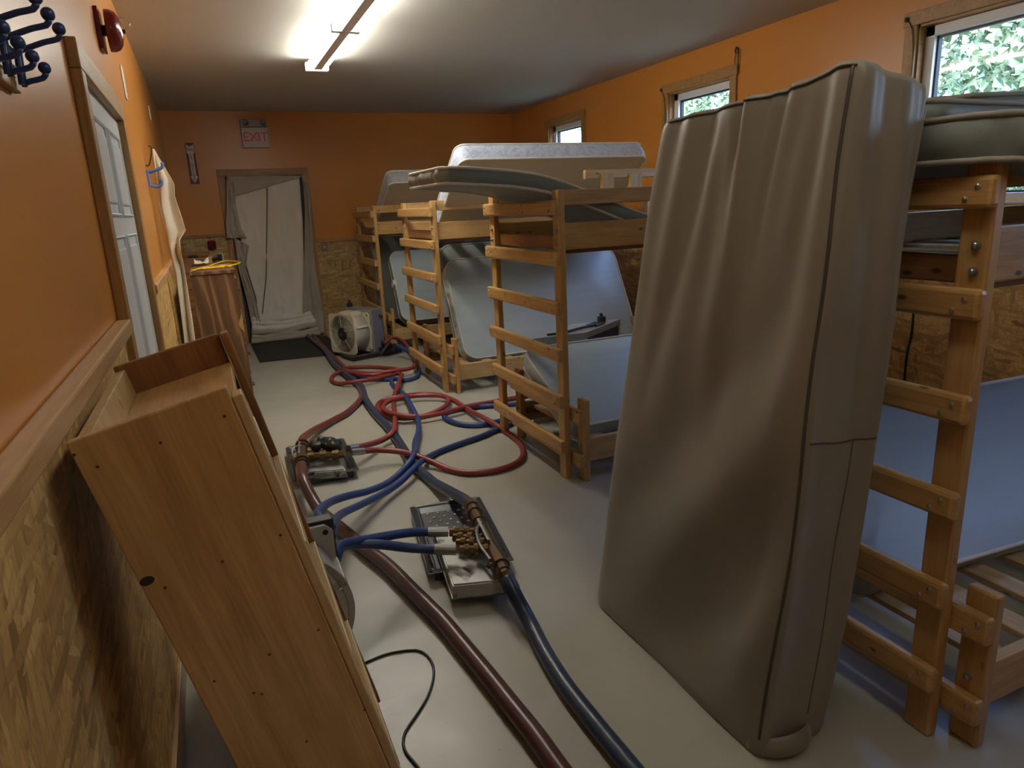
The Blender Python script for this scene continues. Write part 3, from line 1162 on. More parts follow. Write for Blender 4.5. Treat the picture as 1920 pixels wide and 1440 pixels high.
    # gathered fold of loose cloth at the foot of the near corner
    def fold(u, v):
        ang = math.radians(205 + 130 * u)
        c = V((1.56, 1.24, 0))
        rx, ry = 0.135, 0.105
        p = c + V((rx * math.cos(ang), ry * math.sin(ang), 0))
        out = V((math.cos(ang), math.sin(ang), 0))
        w = math.sin(math.pi * u)
        return p + out * (0.018 * math.sin(v * math.pi) * w - 0.03 * (1 - w)) + V((0, 0, 0.004 + 0.07 * v * (0.6 + 0.4 * w)))
    bm = NB()
    grid(bm, fold, 30, 8)
    add_solid(link('loose_hem', bm, M['cover'], t, smooth=True, world=True), 0.004)
    return t


make_cover()

# ------------------------------------------------------------------ leaning shelf unit in the foreground
def make_shelf():
    yn, yf = 1.2, 1.83
    tl = at(122, 832, 'y', yn)
    tr = at(425, 725, 'y', yn)
    X = (tr - tl); wid = X.length; X.normalize()        # across the unit: from the wall towards the room
    Z = V((-X.z, 0, X.x))                               # up along the unit
    Hh = tl.z / Z.z
    o0 = tl - Z * Hh                                    # foot corner by the wall, on the floor
    R = Matrix((X, V((0, 1, 0)), Z)).transposed()
    t = thing('shelf_unit', 'tall open pine shelf unit tipped sideways against the left wall', 'shelf unit', o0, R.to_euler())
    D = yf - yn

    def lb(name, lo, hi, mtl, along, bev=0.003):
        lo, hi = V(lo), V(hi)
        d = hi - lo
        other = [i for i in range(3) if i != along]
        A = V((0, 0, 0)); A[along] = 1
        B = V((0, 0, 0)); B[other[0]] = 1
        Cc = A.cross(B)
        RR = Matrix((A, B, Cc)).transposed()
        bm = box(NB(), (-d[along] / 2, -d[other[0]] / 2, -d[other[1]] / 2), (d[along] / 2, d[other[0]] / 2, d[other[1]] / 2), bev)
        return link(name, bm, mtl, t, (lo + hi) / 2, RR)

    near = lb('side_panel', (0, 0, 0), (wid, 0.02, Hh), M['pine_board'], 2)
    lb('side_panel', (-0.0, D - 0.02, 0), (wid - 0.005, D, Hh + 0.0), M['pine_red_or_shaded'], 2)  # far panel in darker wood, shade of the interior put into its colour
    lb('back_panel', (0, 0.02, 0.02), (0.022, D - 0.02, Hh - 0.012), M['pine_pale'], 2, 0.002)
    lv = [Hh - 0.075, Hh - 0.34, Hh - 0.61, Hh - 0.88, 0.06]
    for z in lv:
        lb('shelf', (0.022, 0.02, z - 0.02), (wid - 0.002, D - 0.02, z), M['pine_board'] if z == lv[0] else M['pine_red_or_shaded'], 1)  # shelves below the top one coloured dark as shaded interior
    # front stiles seen edge on
    lb('face_strip', (wid, 0.0, 0), (wid + 0.018, 0.045, Hh - 0.02), M['pine_pale'], 2)
    lb('face_strip', (wid, D - 0.045, 0), (wid + 0.018, D, Hh - 0.0), M['pine_red_or_shaded'], 2)  # far stile takes the same painted shade as the far panel
    for z in lv[1:4]:
        lb('shelf_lip', (wid, 0.045, z - 0.045), (wid + 0.02, D - 0.045, z), M['pine_pale'], 1)
    # nails in rows on the near side panel and two dark knots
    tmp = bmesh.new()
    ball(tmp, (0, 0, 0), 0.0026, 1, 0.5, 1, 8, 5)
    NAIL = bpy.data.meshes.new('nail'); tmp.to_mesh(NAIL); tmp.free(); NAIL.materials.append(M['rust'])
    inv = Matrix((X, V((0, 1, 0)), Z))
    for (u, v) in ((139, 853), (183, 875), (301, 830), (421, 780), (310, 1102), (417, 1053), (526, 1003), (402, 1277), (505, 1227), (597, 1181), (575, 1390), (683, 1331), (476, 1299), (491, 1301)):
        p = inv @ (at(u, v, 'y', yn) - o0)
        n = bpy.data.objects.new('nail', NAIL)
        C.objects.link(n); n.parent = near
        n.matrix_parent_inverse = local_matrix(near).inverted()
        n.location = V((p.x, -0.0005, p.z))
    p = inv @ (at(270, 1092, 'y', yn) - o0)
    bm = ball(NB(), (0, 0, 0), 0.012, 1.0, 0.06, 0.7)
    k = link('knot', bm, M['sign_black'], near, smooth=True)
    k.matrix_parent_inverse = local_matrix(near).inverted()
    k.location = V((max(p.x, 0.012), 0.0, p.z))
    return t


make_shelf()

# ------------------------------------------------------------------ dresser, cord and cloth at the left wall
dr = thing('dresser', 'dark walnut-grain laminate dresser beside the hanging cream sheet', 'dresser', (0.3, 5.9, 0))
link('carcass', box(NB(), (0.150, 5.46, 0.0), (0.44, 6.45, 1.105), 0.003), M['walnut'], dr, world=True)
link('top_board', box(NB(), (0.145, 5.45, 1.105), (0.452, 6.46, 1.13), 0.003), M['walnut'], dr, world=True)
for k in range(4):
    z = 0.08 + k * 0.25
    d = link('drawer_front', box(NB(), (0.44, 5.48, z), (0.456, 6.43, z + 0.235), 0.003), M['walnut'], dr, world=True)
    for yy in (5.72, 6.19):
        link('drawer_pull', tube(NB(), [(0.456, yy - 0.05, z + 0.12), (0.475, yy - 0.04, z + 0.12), (0.475, yy + 0.04, z + 0.12), (0.456, yy + 0.05, z + 0.12)], 0.005, 8), M['rust'], d, smooth=True, world=True)
link('chipped_edge', prism(NB(), [(0, 0), (0.035, 0.09), (0.035, -0.06)], (0.418, 5.458, 0.72), (1, 0, 0), (0, 0, 1), (0, -1, 0), 0.003), M['pine_pale'], dr, world=True)

cord = []
for (u, v) in ((359, 508), (385, 501), (410, 499), (430, 500), (428, 497), (405, 499), (392, 500), (402, 495), (420, 490), (438, 490), (450, 492), (444, 495), (432, 498), (420, 500), (400, 502), (378, 504)):
    p = at(u, v, 'z', 1.14)
    cord.append(p)
tag(link('extension_cord', tube(NB(), spline(cord, 0.02), 0.0065, 8), M['yellow'], smooth=True), 'yellow extension cord coiled on top of the walnut dresser', 'cord')


def rag(u, v):
    a, b = at(365, 497, 'z', 1.137), at(392, 494, 'z', 1.137)
    c = a + (b - a) * u + V((0, 0.22 * (v - 0.5), 0))
    return c + V((0, 0, 0.012 + 0.02 * nz((u * 3, v * 3, 0), 1.4, 3) + 0.03 * abs(u - 0.5) ** 2 * 4 * v))


bm = NB()
grid(bm, rag, 14, 10)
tag(add_solid(link('rag', bm, M['white_cloth'], smooth=True), 0.003, 1), 'small crumpled white rag lying on the walnut dresser', 'rag')

# small cabinet against the back wall behind the dresser
cb = thing('small_cabinet', 'small reddish wooden cabinet in the far left corner behind the dresser', 'cabinet', (0.2, 7.5, 0))
link('carcass', box(NB(), (0.045, 7.35, 0), (0.28, 7.75, 1.14), 0.003), M['pine_red_or_shaded'], cb, world=True)
link('corner_post', box(NB(), (0.28, 7.345, 0), (0.312, 7.38, 1.145), 0.003), M['pine_pale'], cb, world=True)
link('back_lip', box(NB(), (0.045, 7.72, 1.14), (0.30, 7.75, 1.18), 0.003), M['pine_red_or_shaded'], cb, world=True)
bm = NB()
box(bm, (0.10, 7.40, 1.14), (0.19, 7.50, 1.165), 0.008)
tag(link('remote_box', bm, M['black']), 'small flat black case lying on the reddish corner cabinet', 'case')
# plug with leads at the wall
pl = thing('wall_plug', 'black plug with short leads in a pale outlet left of the canvas door', 'plug', (0.4, backy(0.4) - 0.012, 1.05))
c0 = at(408, 483, 'b', 0)
link('outlet_plate', box(NB(), (c0.x - 0.005, backy(0.4) - 0.02, c0.z - 0.06), (c0.x + 0.065, backy(0.4) - 0.012, c0.z + 0.05), 0.003), M['white_plate'], pl, world=True)
bm = NB()
box(bm, (c0.x + 0.005, backy(0.4) - 0.06, c0.z - 0.03), (c0.x + 0.05, backy(0.4) - 0.02, c0.z + 0.04), 0.006)
tube(bm, spline([(c0.x + 0.02, backy(0.4) - 0.055, c0.z), (c0.x - 0.04, backy(0.4) - 0.07, c0.z - 0.01), (c0.x - 0.09, backy(0.4) - 0.06, c0.z)], 0.02), 0.012, 8)
link('plug_body', bm, M['black'], pl, smooth=False, world=True)
# ribbed maroon alarm box
ab = thing('alarm_box', 'ribbed maroon box on the strand board left of the canvas door', 'alarm box', (0.33, backy(0.33), 1.2))
p0, p1 = at(389, 451, 'b', 0), at(404, 468, 'b', 0)
yy = backy(0.33) - 0.012
link('back_box', box(NB(), (p0.x, yy - 0.035, p1.z), (p1.x, yy, p0.z), 0.008), M['red_metal'], ab, world=True)
for k in range(4):
    xx = p0.x + 0.012 + k * 0.022
    link('rib', cyl(NB(), (xx, yy - 0.037, p1.z + 0.012), (xx, yy - 0.037, p0.z - 0.012), 0.006, 10), M['red_metal'], ab, smooth=True, world=True)


# hanging cream sheet
L_ = [(285, 280), (291, 330), (299, 400), (312, 460), (330, 520), (340, 600), (350, 680), (360, 790)]
R_ = [(287, 279), (325, 345), (326, 368), (348, 432), (336, 448), (345, 500), (360, 590), (374, 690), (388, 790)]
SL = [at(u, v, 'y', 5.2) for u, v in L_]
SR = [at(u, v, 'y', 5.28) for u, v in R_]


def lerp_list(A, f):
    f *= len(A) - 1
    i = min(int(f), len(A) - 2)
    return A[i].lerp(A[i + 1], f - i)


def sheet(u, v):
    a, b = lerp_list(SL, v), lerp_list(SR, v)
    p = a.lerp(b, u)
    p.y = 5.22 + 0.07 * u + 0.035 * math.sin(u * 9 + v * 5) * (0.3 + v) + 0.03 * nz((u * 2, v * 5, 0), 1.0, 6) - (0.10 * math.exp(-((v - 0.55) / 0.05) ** 2) * u)
    p.x = max(p.x + 0.006 * math.sin(u * 14 + 3 * v), 0.022)
    return p


bm = NB()
grid(bm, sheet, 26, 70)
tag(add_solid(link('hanging_sheet', bm, M['cream_cloth'], smooth=True), 0.004), 'cream cloth sheet hanging in folds from a hook on the left wall', 'sheet')
bm = NB()
p = SL[0]
tube(bm, spline([(0.0, p.y - 0.02, p.z - 0.10), (0.02, p.y - 0.02, p.z - 0.10), (0.045, p.y - 0.02, p.z - 0.03), (0.05, p.y - 0.02, p.z + 0.012), (0.035, p.y - 0.02, p.z + 0.02)], 0.01), 0.004, 8)
tag(link('wall_hook', bm, M['rust'], smooth=True), 'thin rusty hook on the left wall holding up the cream sheet', 'hook')
# blue hook rack in front of the sheet
bh = thing('blue_hook', 'small blue two-armed plastic hook on the left wall by the cream sheet', 'hook', (0.0, 5.1, 1.8))
b0 = at(278, 328, 'x', 0.008)
yb0 = b0.y
zb0 = b0.z
link('hook_plate', box(NB(), (0.0, yb0 - 0.015, zb0 - 0.075), (0.014, yb0 + 0.015, zb0 + 0.03), 0.004), M['blue_clip'], bh, world=True)
link('hook_arm', tube(NB(), spline([(0.01, yb0, zb0 + 0.015), (0.06, yb0, zb0 + 0.03), (0.095, yb0, zb0 + 0.045), (0.10, yb0, zb0 + 0.075)], 0.01), 0.010, 8), M['blue_clip'], bh, smooth=True, world=True)
link('hook_arm', tube(NB(), spline([(0.01, yb0, zb0 - 0.065), (0.045, yb0, zb0 - 0.075), (0.075, yb0, zb0 - 0.06), (0.08, yb0, zb0 - 0.03)], 0.01), 0.010, 8), M['blue_clip'], bh, smooth=True, world=True)

# ------------------------------------------------------------------ left wall fittings
ck = thing('coat_rack', 'navy wire coat rack with ball-tipped hooks at the upper left wall', 'coat rack', (0, 1.4, 1.78))
board('back_board', (0.0, 1.02, 1.735), (0.014, 1.66, 1.765), M['trim'], ck, 0.003)
hooks_y = [1.63, 1.527, 1.424, 1.325, 1.225, 1.125]
bm = NB()
for z in (1.768, 1.80):
    tube(bm, [(0.022, 1.05, z), (0.022, 1.655, z)], 0.005, 8)
link('cross_wire', bm, M['blue_enamel'], ck, smooth=True, world=True)
for y in hooks_y:
    for dy in (-0.012, 0.012):
        link('upright_wire', tube(NB(), spline([(0.024, y + dy, 1.745), (0.026, y + dy, 1.79), (0.028, y + dy * 0.4, 1.825)], 0.02), 0.005, 8), M['blue_enamel'], ck, smooth=True, world=True)
    for (L, z0, z1, rb) in ((0.094, 1.808, 1.846, 0.0115), (0.058, 1.752, 1.777, 0.011)):
        h = link('hook_arm', tube(NB(), spline([(0.026, y, z0 - 0.004), (L - 0.022, y, z1 - 0.024), (L, y, z1 - 0.018), (L + 0.007, y, z1 - 0.008)], 0.008), 0.0052, 8), M['blue_enamel'], ck, smooth=True, world=True)
        link('ball_tip', ball(NB(), (L + 0.006, y, z1), rb), M['blue_enamel'], h, smooth=True, world=True)

be = thing('alarm_bell', 'dark red round alarm bell on the left wall above the white door', 'alarm bell', (0, 3.45, 2.3))
pb = at(206, 58, 'x', 0.045)
yb2, zb2 = pb.y, pb.z
link('back_plate', box(NB(), (0.0, yb2 - 0.062, zb2 - 0.082), (0.018, yb2 + 0.062, zb2 + 0.082), 0.005), M['red_metal'], be, world=True)
bm = lathe(NB(), [(0.022, 0.015), (0.022, 0.04)], (1, 0, 0), (0, yb2, zb2), 20)
link('stem', bm, M['black'], be, smooth=True, world=True)
bm = lathe(NB(), [(0.073, 0.036), (0.083, 0.036), (0.082, 0.055), (0.074, 0.073), (0.055, 0.086), (0.03, 0.093), (0.0, 0.095)], (1, 0, 0), (0, yb2, zb2), 36)
link('gong', bm, M['red_metal'], be, smooth=True, world=True)
link('centre_nut', cyl(NB(), (0.092, yb2, zb2), (0.104, yb2, zb2), 0.009, 8), M['rust'], be, world=True)
bm = NB()
pk = at(226, 34, 'x', 0.012)
tube(bm, spline([(0.0, pk.y, pk.z), (0.03, pk.y, pk.z + 0.004), (0.055, pk.y, pk.z - 0.018), (0.05, pk.y, pk.z - 0.045), (0.03, pk.y, pk.z - 0.05)], 0.008), 0.0035, 8)
tag(link('cup_hook', bm, M['steel'], smooth=True), 'small wire cup hook in the left wall beyond the red bell', 'hook')
pw = at(231, 155, 'x', 0)
wsn = thing('wall_sensor', 'flat white oblong cover on the left wall beyond the white door', 'wall cover', pw)
link('cover_plate', box(NB(), (0, -0.045, -0.085), (0.007, 0.045, 0.085), 0.005), M['white_plate'], wsn)
link('cover_lens', box(NB(), (0.006, -0.02, -0.05), (0.009, 0.02, 0.05), 0.001), M['white_plate'], wsn)
pw = at(280, 212, 'x', 0)
wsn = thing('wall_sensor', 'small white cover high on the left wall near the far corner', 'wall cover', pw)
link('cover_plate', box(NB(), (0, -0.04, -0.055), (0.007, 0.04, 0.055), 0.004), M['white_plate'], wsn)
link('cover_lens', box(NB(), (0.006, -0.015, -0.03), (0.009, 0.015, 0.03), 0.001), M['white_plate'], wsn)

# ------------------------------------------------------------------ back wall signs and switch
RB = Matrix(((1, 0, 0), (0, 0, -1), (0, 1, 0)))       # text lying in x, up z, facing -y
e0, e1 = at(449, 225, 'b', 0), at(506, 277, 'b', 0)
ex = thing('exit_sign', 'lit EXIT sign box with two lamp heads above the canvas-hung door', 'exit sign', (0.98, backy(1), 2.44))
yy = backy(1.0)
link('housing', box(NB(), (e0.x, yy - 0.05, e1.z), (e1.x - 0.004, yy + 0.005, e0.z - 0.085), 0.003), M['sign_white'], ex, world=True)
lampbox = link('lamp_box', box(NB(), (e0.x, yy - 0.06, e0.z - 0.08), (e1.x - 0.004, yy + 0.005, e0.z), 0.003), plain('grey_sign_box', (0.40, 0.36, 0.33), 0.5), ex, world=True)
for xx in (e0.x + 0.06, e1.x - 0.05):
    bm = lathe(NB(), [(0.0, 0.0), (0.022, 0.0), (0.032, 0.014), (0.034, 0.02), (0.028, 0.02), (0.012, 0.006), (0, 0.004)], (0, -1, 0), (xx, yy - 0.06, e0.z - 0.04), 24)
    link('lamp_head', bm, M['grey_plate'], lampbox, smooth=True, world=True)
cxx = (e0.x + e1.x) / 2
text_mesh('exit_lettering', 'EXIT', 0.145, M['sign_pink'], ex, (cxx, yy - 0.052, (e1.z + e0.z - 0.085) / 2), RB, spacing=0.92)
f0, f1 = at(347, 268, 'b', 0), at(373, 345, 'b', 0)
fs = thing('fire_extinguisher_sign', 'narrow red and white arrow sign left of the canvas-hung door', 'sign', (0.25, backy(0.25), 2.1))
yy = backy(0.25)
fx, fw, fz0, fz1 = (f0.x + f1.x) / 2 + 0.002, 0.094, f1.z, f0.z
link('sign_plate', box(NB(), (fx - fw / 2, yy - 0.006, fz0), (fx + fw / 2, yy + 0.004, fz1), 0.001), M['sign_red'], fs, world=True)
fh = fz1 - fz0
arrow = [(-0.040, fh - 0.012), (0, fh - 0.040), (0.040, fh - 0.012), (0.040, fh - 0.105), (0.024, fh - 0.125), (0.024, 0.085), (0.042, 0.085), (0, 0.01), (-0.042, 0.085), (-0.024, 0.085), (-0.024, fh - 0.125), (-0.040, fh - 0.105)]
link('arrow', prism(NB(), arrow, (fx, yy - 0.0085, fz0), (1, 0, 0), (0, 0, 1), (0, 1, 0), 0.003), M['sign_white'], fs, world=True)
text_mesh('lettering', 'FIRE', 0.040, M['sign_black'], fs, (fx, yy - 0.0095, fz1 - 0.075), RB, spacing=0.95)
for k, ch in enumerate('EXTINGUISHER'):
    text_mesh('lettering', ch, 0.034, M['sign_black'], fs, (fx, yy - 0.0095, fz1 - 0.140 - k * 0.0232), RB)
s0 = at(608, 463, 'b', 0)
sw = thing('light_switch', 'grey light switch plate right of the canvas-hung door', 'switch', (s0.x, backy(s0.x) - 0.012, s0.z))
link('switch_plate', box(NB(), (-0.036, -0.007, -0.055), (0.036, 0, 0.055), 0.003), M['grey_plate'], sw)
link('toggle', box(NB(), (-0.006, -0.018, -0.012), (0.006, -0.006, 0.012), 0.002), M['white_plate'], sw)

# wire hook and cord above the middle window, cable on the right wall
wh = thing('wire_hook', 'twisted wire hook with a string on the right wall above the middle window', 'hook', (RW, 4.59, 2.45))
bm = NB()
for dy in (-0.012, 0.015):
    tube(bm, spline([(RW - 0.012, 4.585 + dy, 2.42), (RW - 0.02, 4.585 + dy * 1.4, 2.5), (RW - 0.015, 4.585 + dy, 2.56), (RW - 0.03, 4.585, 2.60)], 0.02), 0.004, 6)
link('twisted_wire', bm, M['rust'], wh, smooth=True, world=True)
link('eyelet', tube(NB(), [(RW - 0.022, 4.585 + 0.02 * math.cos(a), 2.575 + 0.02 * math.sin(a)) for a in [k * math.pi / 8 for k in range(16)]], 0.004, 6, closed=True), M['rust'], wh, smooth=True, world=True)
for k, (yw, nm) in enumerate(((5.56, 'middle'), (3.12, 'nearest'))):
    st = thing('curtain_string', 'thin dark string knotted on the top corner of the %s window trim' % nm, 'string', (RW, yw, 2.4))
    link('knot', ball(NB(), (RW - 0.03, yw, 2.44), 0.014, 0.8, 1, 1.1), M['rust'], st, smooth=True, world=True)
    link('string_tail', tube(NB(), spline([(RW - 0.03, yw, 2.44), (RW - 0.028, yw - 0.04, 2.38), (RW - 0.026, yw - 0.06, 2.2), (RW - 0.026, yw - 0.055, 2.05)], 0.04), 0.003, 6), M['rust'], st, smooth=True, world=True)
pts = [at(u, v, 'x', RW - 0.02) for u, v in ((1716, 560), (1712, 590), (1709, 625), (1700, 665), (1696, 705), (1694, 740))]
tag(link('wall_cable', tube(NB(), spline(pts, 0.04), 0.006, 8), M['black'], smooth=True), 'black cable running down the strand board on the right wall', 'cable')

# ------------------------------------------------------------------ door mat and canvas drape on the back door
mp = [at(u, v, 'z', 0.0) for u, v in ((487, 680), (622, 667))]
bm = prism(NB(), [(mp[0].x, mp[0].y), (1.50, mp[1].y - 0.0), (1.50, 8.72), (0.60, 8.72)], (0, 0, 0.001), (1, 0, 0), (0, 1, 0), (0, 0, 1), 0.012)
tag(link('door_mat', bm, M['rubber']), 'flat black rubber mat on the floor before the canvas-hung door', 'mat')

cv = thing('canvas_drape', 'dirty white canvas hung over the far door, gathered at its foot', 'drape', (1.0, backy(1.0) - 0.06, 0))


def backpt(u, v, off):
    p = at(u, v, 'b', 0)
    return V((p.x, backy(p.x) - off, p.z))


def quad_sheet(name, left, right, mtl, off, nu=30, nv=60, amp=0.01, fx_=6.0, fz_=2.0, seed=0.0, off2=None):
    A = [backpt(u, v, off) for u, v in left]
    B = [backpt(u, v, off if off2 is None else off2) for u, v in right]

    def f(u, v):
        p = lerp_list(A, v).lerp(lerp_list(B, v), u)
        w = noise.noise(V((u * fx_ + seed, v * fz_ * 2, seed))) + 0.5 * noise.noise(V((u * fx_ * 2.3, v * fz_ * 5 + seed, 3)))
        p.y -= amp * w * min(1, 6 * u + 0.2) * min(1, 6 * (1 - u) + 0.2)
        return p
    bm = NB()
    grid(bm, f, nu, nv)
    o = link(name, bm, mtl, cv, smooth=True, world=True)
    add_solid(o, 0.004)
    return o


quad_sheet('main_sheet', [(432, 335), (445, 420), (462, 500), (480, 560), (485, 605)], [(560, 332), (567, 420), (569, 500), (568, 560), (567, 605)], M['canvas'], 0.05, amp=0.045, fx_=4, fz_=2, seed=1)
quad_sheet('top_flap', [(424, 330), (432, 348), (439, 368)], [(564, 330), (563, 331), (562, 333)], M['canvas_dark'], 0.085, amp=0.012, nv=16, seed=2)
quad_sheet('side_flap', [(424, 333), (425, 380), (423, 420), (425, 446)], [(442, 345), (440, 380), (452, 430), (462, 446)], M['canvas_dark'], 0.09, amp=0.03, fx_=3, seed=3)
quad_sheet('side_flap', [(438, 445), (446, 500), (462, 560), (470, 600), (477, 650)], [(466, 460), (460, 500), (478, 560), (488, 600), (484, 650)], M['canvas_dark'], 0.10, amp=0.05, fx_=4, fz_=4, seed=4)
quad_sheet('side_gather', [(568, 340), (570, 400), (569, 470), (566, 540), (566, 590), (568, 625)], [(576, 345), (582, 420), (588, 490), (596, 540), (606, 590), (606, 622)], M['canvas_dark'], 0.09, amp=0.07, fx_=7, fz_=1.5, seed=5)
# gathered rolls at the foot
for k in range(6):
    z = 0.30 - k * 0.05
    pts = []
    x0, x1 = 0.66 - 0.02 * k * 0.5, 1.36 + 0.015 * k
    for i in range(16):
        f = i / 15
        x = x0 + (x1 - x0) * f
        pts.append((x, backy(x) - 0.075 - 0.018 * k + 0.02 * nz((f * 4, k, 0), 1.0, 2), max(0.042, z + 0.03 * nz((f * 3, k * 2, 1), 1.0, 7) - 0.03 * math.sin(f * math.pi))))
    P = spline(pts, 0.03)
    rr = [0.038 * (0.8 + 0.5 * abs(nz(q, 5, k))) for q in P]
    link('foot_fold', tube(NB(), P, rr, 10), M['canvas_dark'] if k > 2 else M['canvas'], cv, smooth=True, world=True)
for (u, v, du) in ((360 / 3.6 + 400, 185 / 3.6 + 300, 0),):
    pts = [backpt(a, b, 0.062) for a, b in ((500, 352), (500, 400), (499, 470), (498, 520), (494, 560), (491, 588))]
    link('seam', tube(NB(), spline(pts, 0.05), 0.006, 6), M['cover_seam'], cv, smooth=True, world=True)

# ------------------------------------------------------------------ fan heaters
def fan_heater(label, loc, rz, shroud, near=False):
    """fan looks along local -y; radiator box behind it"""
    t = thing('fan_heater', label, 'heater', loc, (0, 0, rz), None)
    R0 = 0.205
    zc = 0.238
    # square-eared front and rear flanges
    def flange(y0, y1, ring=False):
        bm = NB()
        n = 96
        outer, inner = [], []
        for k in range(n):
            a = 2 * math.pi * k / n
            c, s_ = math.cos(a), math.sin(a)
            m = max(abs(c), abs(s_))
            sq = 0.208 / m
            rad = max(0.224, min(sq, 0.276))
            if ring:
                rad = 0.226
            outer.append((rad * c, zc + rad * s_))
            inner.append((R0 * c, zc + R0 * s_))
        vs = []
        for y in (y0, y1):
            vs.append([[bm.verts.new((x, y, z)) for x, z in lst] for lst in (outer, inner)])
        for k in range(n):
            k2 = (k + 1) % n
            bm.faces.new((vs[0][0][k], vs[0][0][k2], vs[0][1][k2], vs[0][1][k]))
            bm.faces.new((vs[1][0][k2], vs[1][0][k], vs[1][1][k], vs[1][1][k2]))
            bm.faces.new((vs[0][0][k2], vs[0][0][k], vs[1][0][k], vs[1][0][k2]))
            bm.faces.new((vs[0][1][k], vs[0][1][k2], vs[1][1][k2], vs[1][1][k]))
        bmesh.ops.recalc_face_normals(bm, faces=bm.faces)
        return bm
    link('front_flange', flange(0, 0.016, near), shroud, t)
    rf = link('rear_flange', flange(0.20, 0.216), shroud, t)
    for sx in (-1, 1):
        for sz in (-1, 1):
            link('bolt_hole', cyl(NB(), (sx * 0.182, 0.1985, zc + sz * 0.182), (sx * 0.182, 0.2002, zc + sz * 0.182), 0.010, 10), M['black'], rf)
    bm = lathe(NB(), [(R0, 0.004), (R0 - 0.006, 0.012), (R0 - 0.008, 0.2), (R0 + 0.004, 0.2), (R0 + 0.006, 0.05), (R0 + 0.012, 0.016)], (0, 1, 0), (0, 0, zc), 64)
    link('shroud', bm, shroud, t, smooth=True)
    for (a, w) in ((0.35, 0.02), (2.2, 0.03)):
        link('shroud_rib', box(NB(), (R0 - 0.01, 0.03, -0.012), (R0 + 0.022, 0.19, 0.012), 0.004, Matrix.Translation((0, 0, zc)) @ Matrix.Rotation(-a, 4, 'Y')), shroud, t)
    if not near:
        link('control_box', box(NB(), (-0.10, 0.05, zc + 0.17), (0.12, 0.19, zc + 0.225), 0.014), shroud, t)
    # grille: rings and spokes in one guard
    bm = NB()
    for k in range(11):
        r = 0.078 + k * (R0 - 0.081) / 10
        tube(bm, [(r * math.cos(a), 0.004, zc + r * math.sin(a)) for a in [2 * math.pi * i / 56 for i in range(56)]], 0.0019, 5, closed=True)
    for k in range(5):
        a = math.radians(20 + 72 * k)
        tube(bm, [(0.055 * math.cos(a), 0.0, zc + 0.055 * math.sin(a)), (R0 * math.cos(a), 0.0, zc + R0 * math.sin(a))], 0.003, 6)
    link('grille', bm, M['cream_plastic'], t, smooth=True)
    bm = lathe(NB(), [(0, -0.014), (0.045, -0.013), (0.068, -0.005), (0.074, 0.02), (0.07, 0.12), (0, 0.12)], (0, 1, 0), (0, 0, zc), 28)
    h = link('hub', bm, M['black'], t, smooth=True)
    link('hub_badge', cyl(NB(), (0, -0.016, zc), (0, -0.011, zc), 0.02, 6), M['grey_plate'], h)
    for k in range(5):
        a = 2 * math.pi * k / 5

        def bl(u, v, a=a):
            r = 0.055 + u * 0.135
            tw = 0.5 - 0.25 * u
            b = a + (v - 0.5) * 0.75
            return V((r * math.cos(b), 0.07 + (v - 0.5) * 0.10 * tw * 2, zc + r * math.sin(b)))
        bm = NB()
        grid(bm, bl, 8, 8)
        add_solid(link('blade', bm, M['dark_gap'], t, smooth=True), 0.003)
    link('shade_core', cyl(NB(), (0, 0.13, zc), (0, 0.19, zc), R0 - 0.009, 48), M['dark_gap'], t)  # dark disc added so the inside of the fan looks shaded
    if near:
        link('shroud_cover', lathe(NB(), [(0, -0.03), (0.09, -0.026), (0.17, -0.012), (R0 + 0.004, 0.004)], (0, 1, 0), (0, 0, zc), 48), shroud, t, smooth=True)
    else:
        link('shade_liner', lathe(NB(), [(R0 - 0.010, 0.014), (R0 - 0.011, 0.19)], (0, 1, 0), (0, 0, zc), 48), M['dark_gap'], t, smooth=True)  # added dark sleeve, stands for shade on the shroud's inner wall
    yr = 0.27 if near else 0.36
    zr = 0.458 if near else 0.478
    wr_ = 0.212 if near else 0.235
    rb = link('radiator_box', box(NB(), (-wr_, 0.218, 0.004), (wr_, yr, zr), 0.004), M['black'] if near else M['heater_metal'], t)
    link('side_panel', box(NB(), (-wr_ - 0.0015, 0.225, 0.006), (-wr_ + 0.0005, yr - 0.002, zr - 0.002)), M['heater_metal'], rb)
    link('side_panel', box(NB(), (wr_ - 0.0005, 0.226, 0.006), (wr_ + 0.004, yr - 0.001, zr - 0.002), 0.001), M['black'] if near else M['heater_blue'], rb)
    link('fin_pack', box(NB(), (-wr_ + 0.02, yr, 0.03), (wr_ - 0.02, yr + 0.006, 0.44)), M['dark_gap'], rb)
    # filler cap and valve on top
    yc = 0.24 if near else 0.29
    bm = NB()
    cyl(bm, (-0.20, yc, zr - 0.001), (-0.20, yc, 0.52), 0.032, 16)
    cyl(bm, (-0.20, yc, 0.52), (-0.20, yc, 0.55), 0.012, 10)
    link('filler_cap', bm, M['black'], t, smooth=False)
    for (xx, zz) in (() if near else ((0.245, 0.40), (0.245, 0.12))):
        link('hose_port', cyl(NB(), (0.235, yr - 0.03, zz), (0.275, yr - 0.03, zz), 0.016, 12), M['brass'], t, smooth=True)
    return t


pA, pB = V((1.349, 7.438, 0)), V((1.558, 7.037, 0))
mid = (pA + pB) / 2
dx = (pB - pA).normalized()            # local +x as seen from the front goes towards the camera
rz = math.atan2(dx.y, dx.x)
fan_heater('white fan heater with round black-hubbed grille at the far end by the door mat', (mid.x, mid.y, 0.022), rz, M['shroud'])
fan_heater('dirty white fan heater on the floor, mostly hidden behind the leaning shelf unit', (0.347, 2.06, 0.0), 0.0, M['shroud_near'], True)

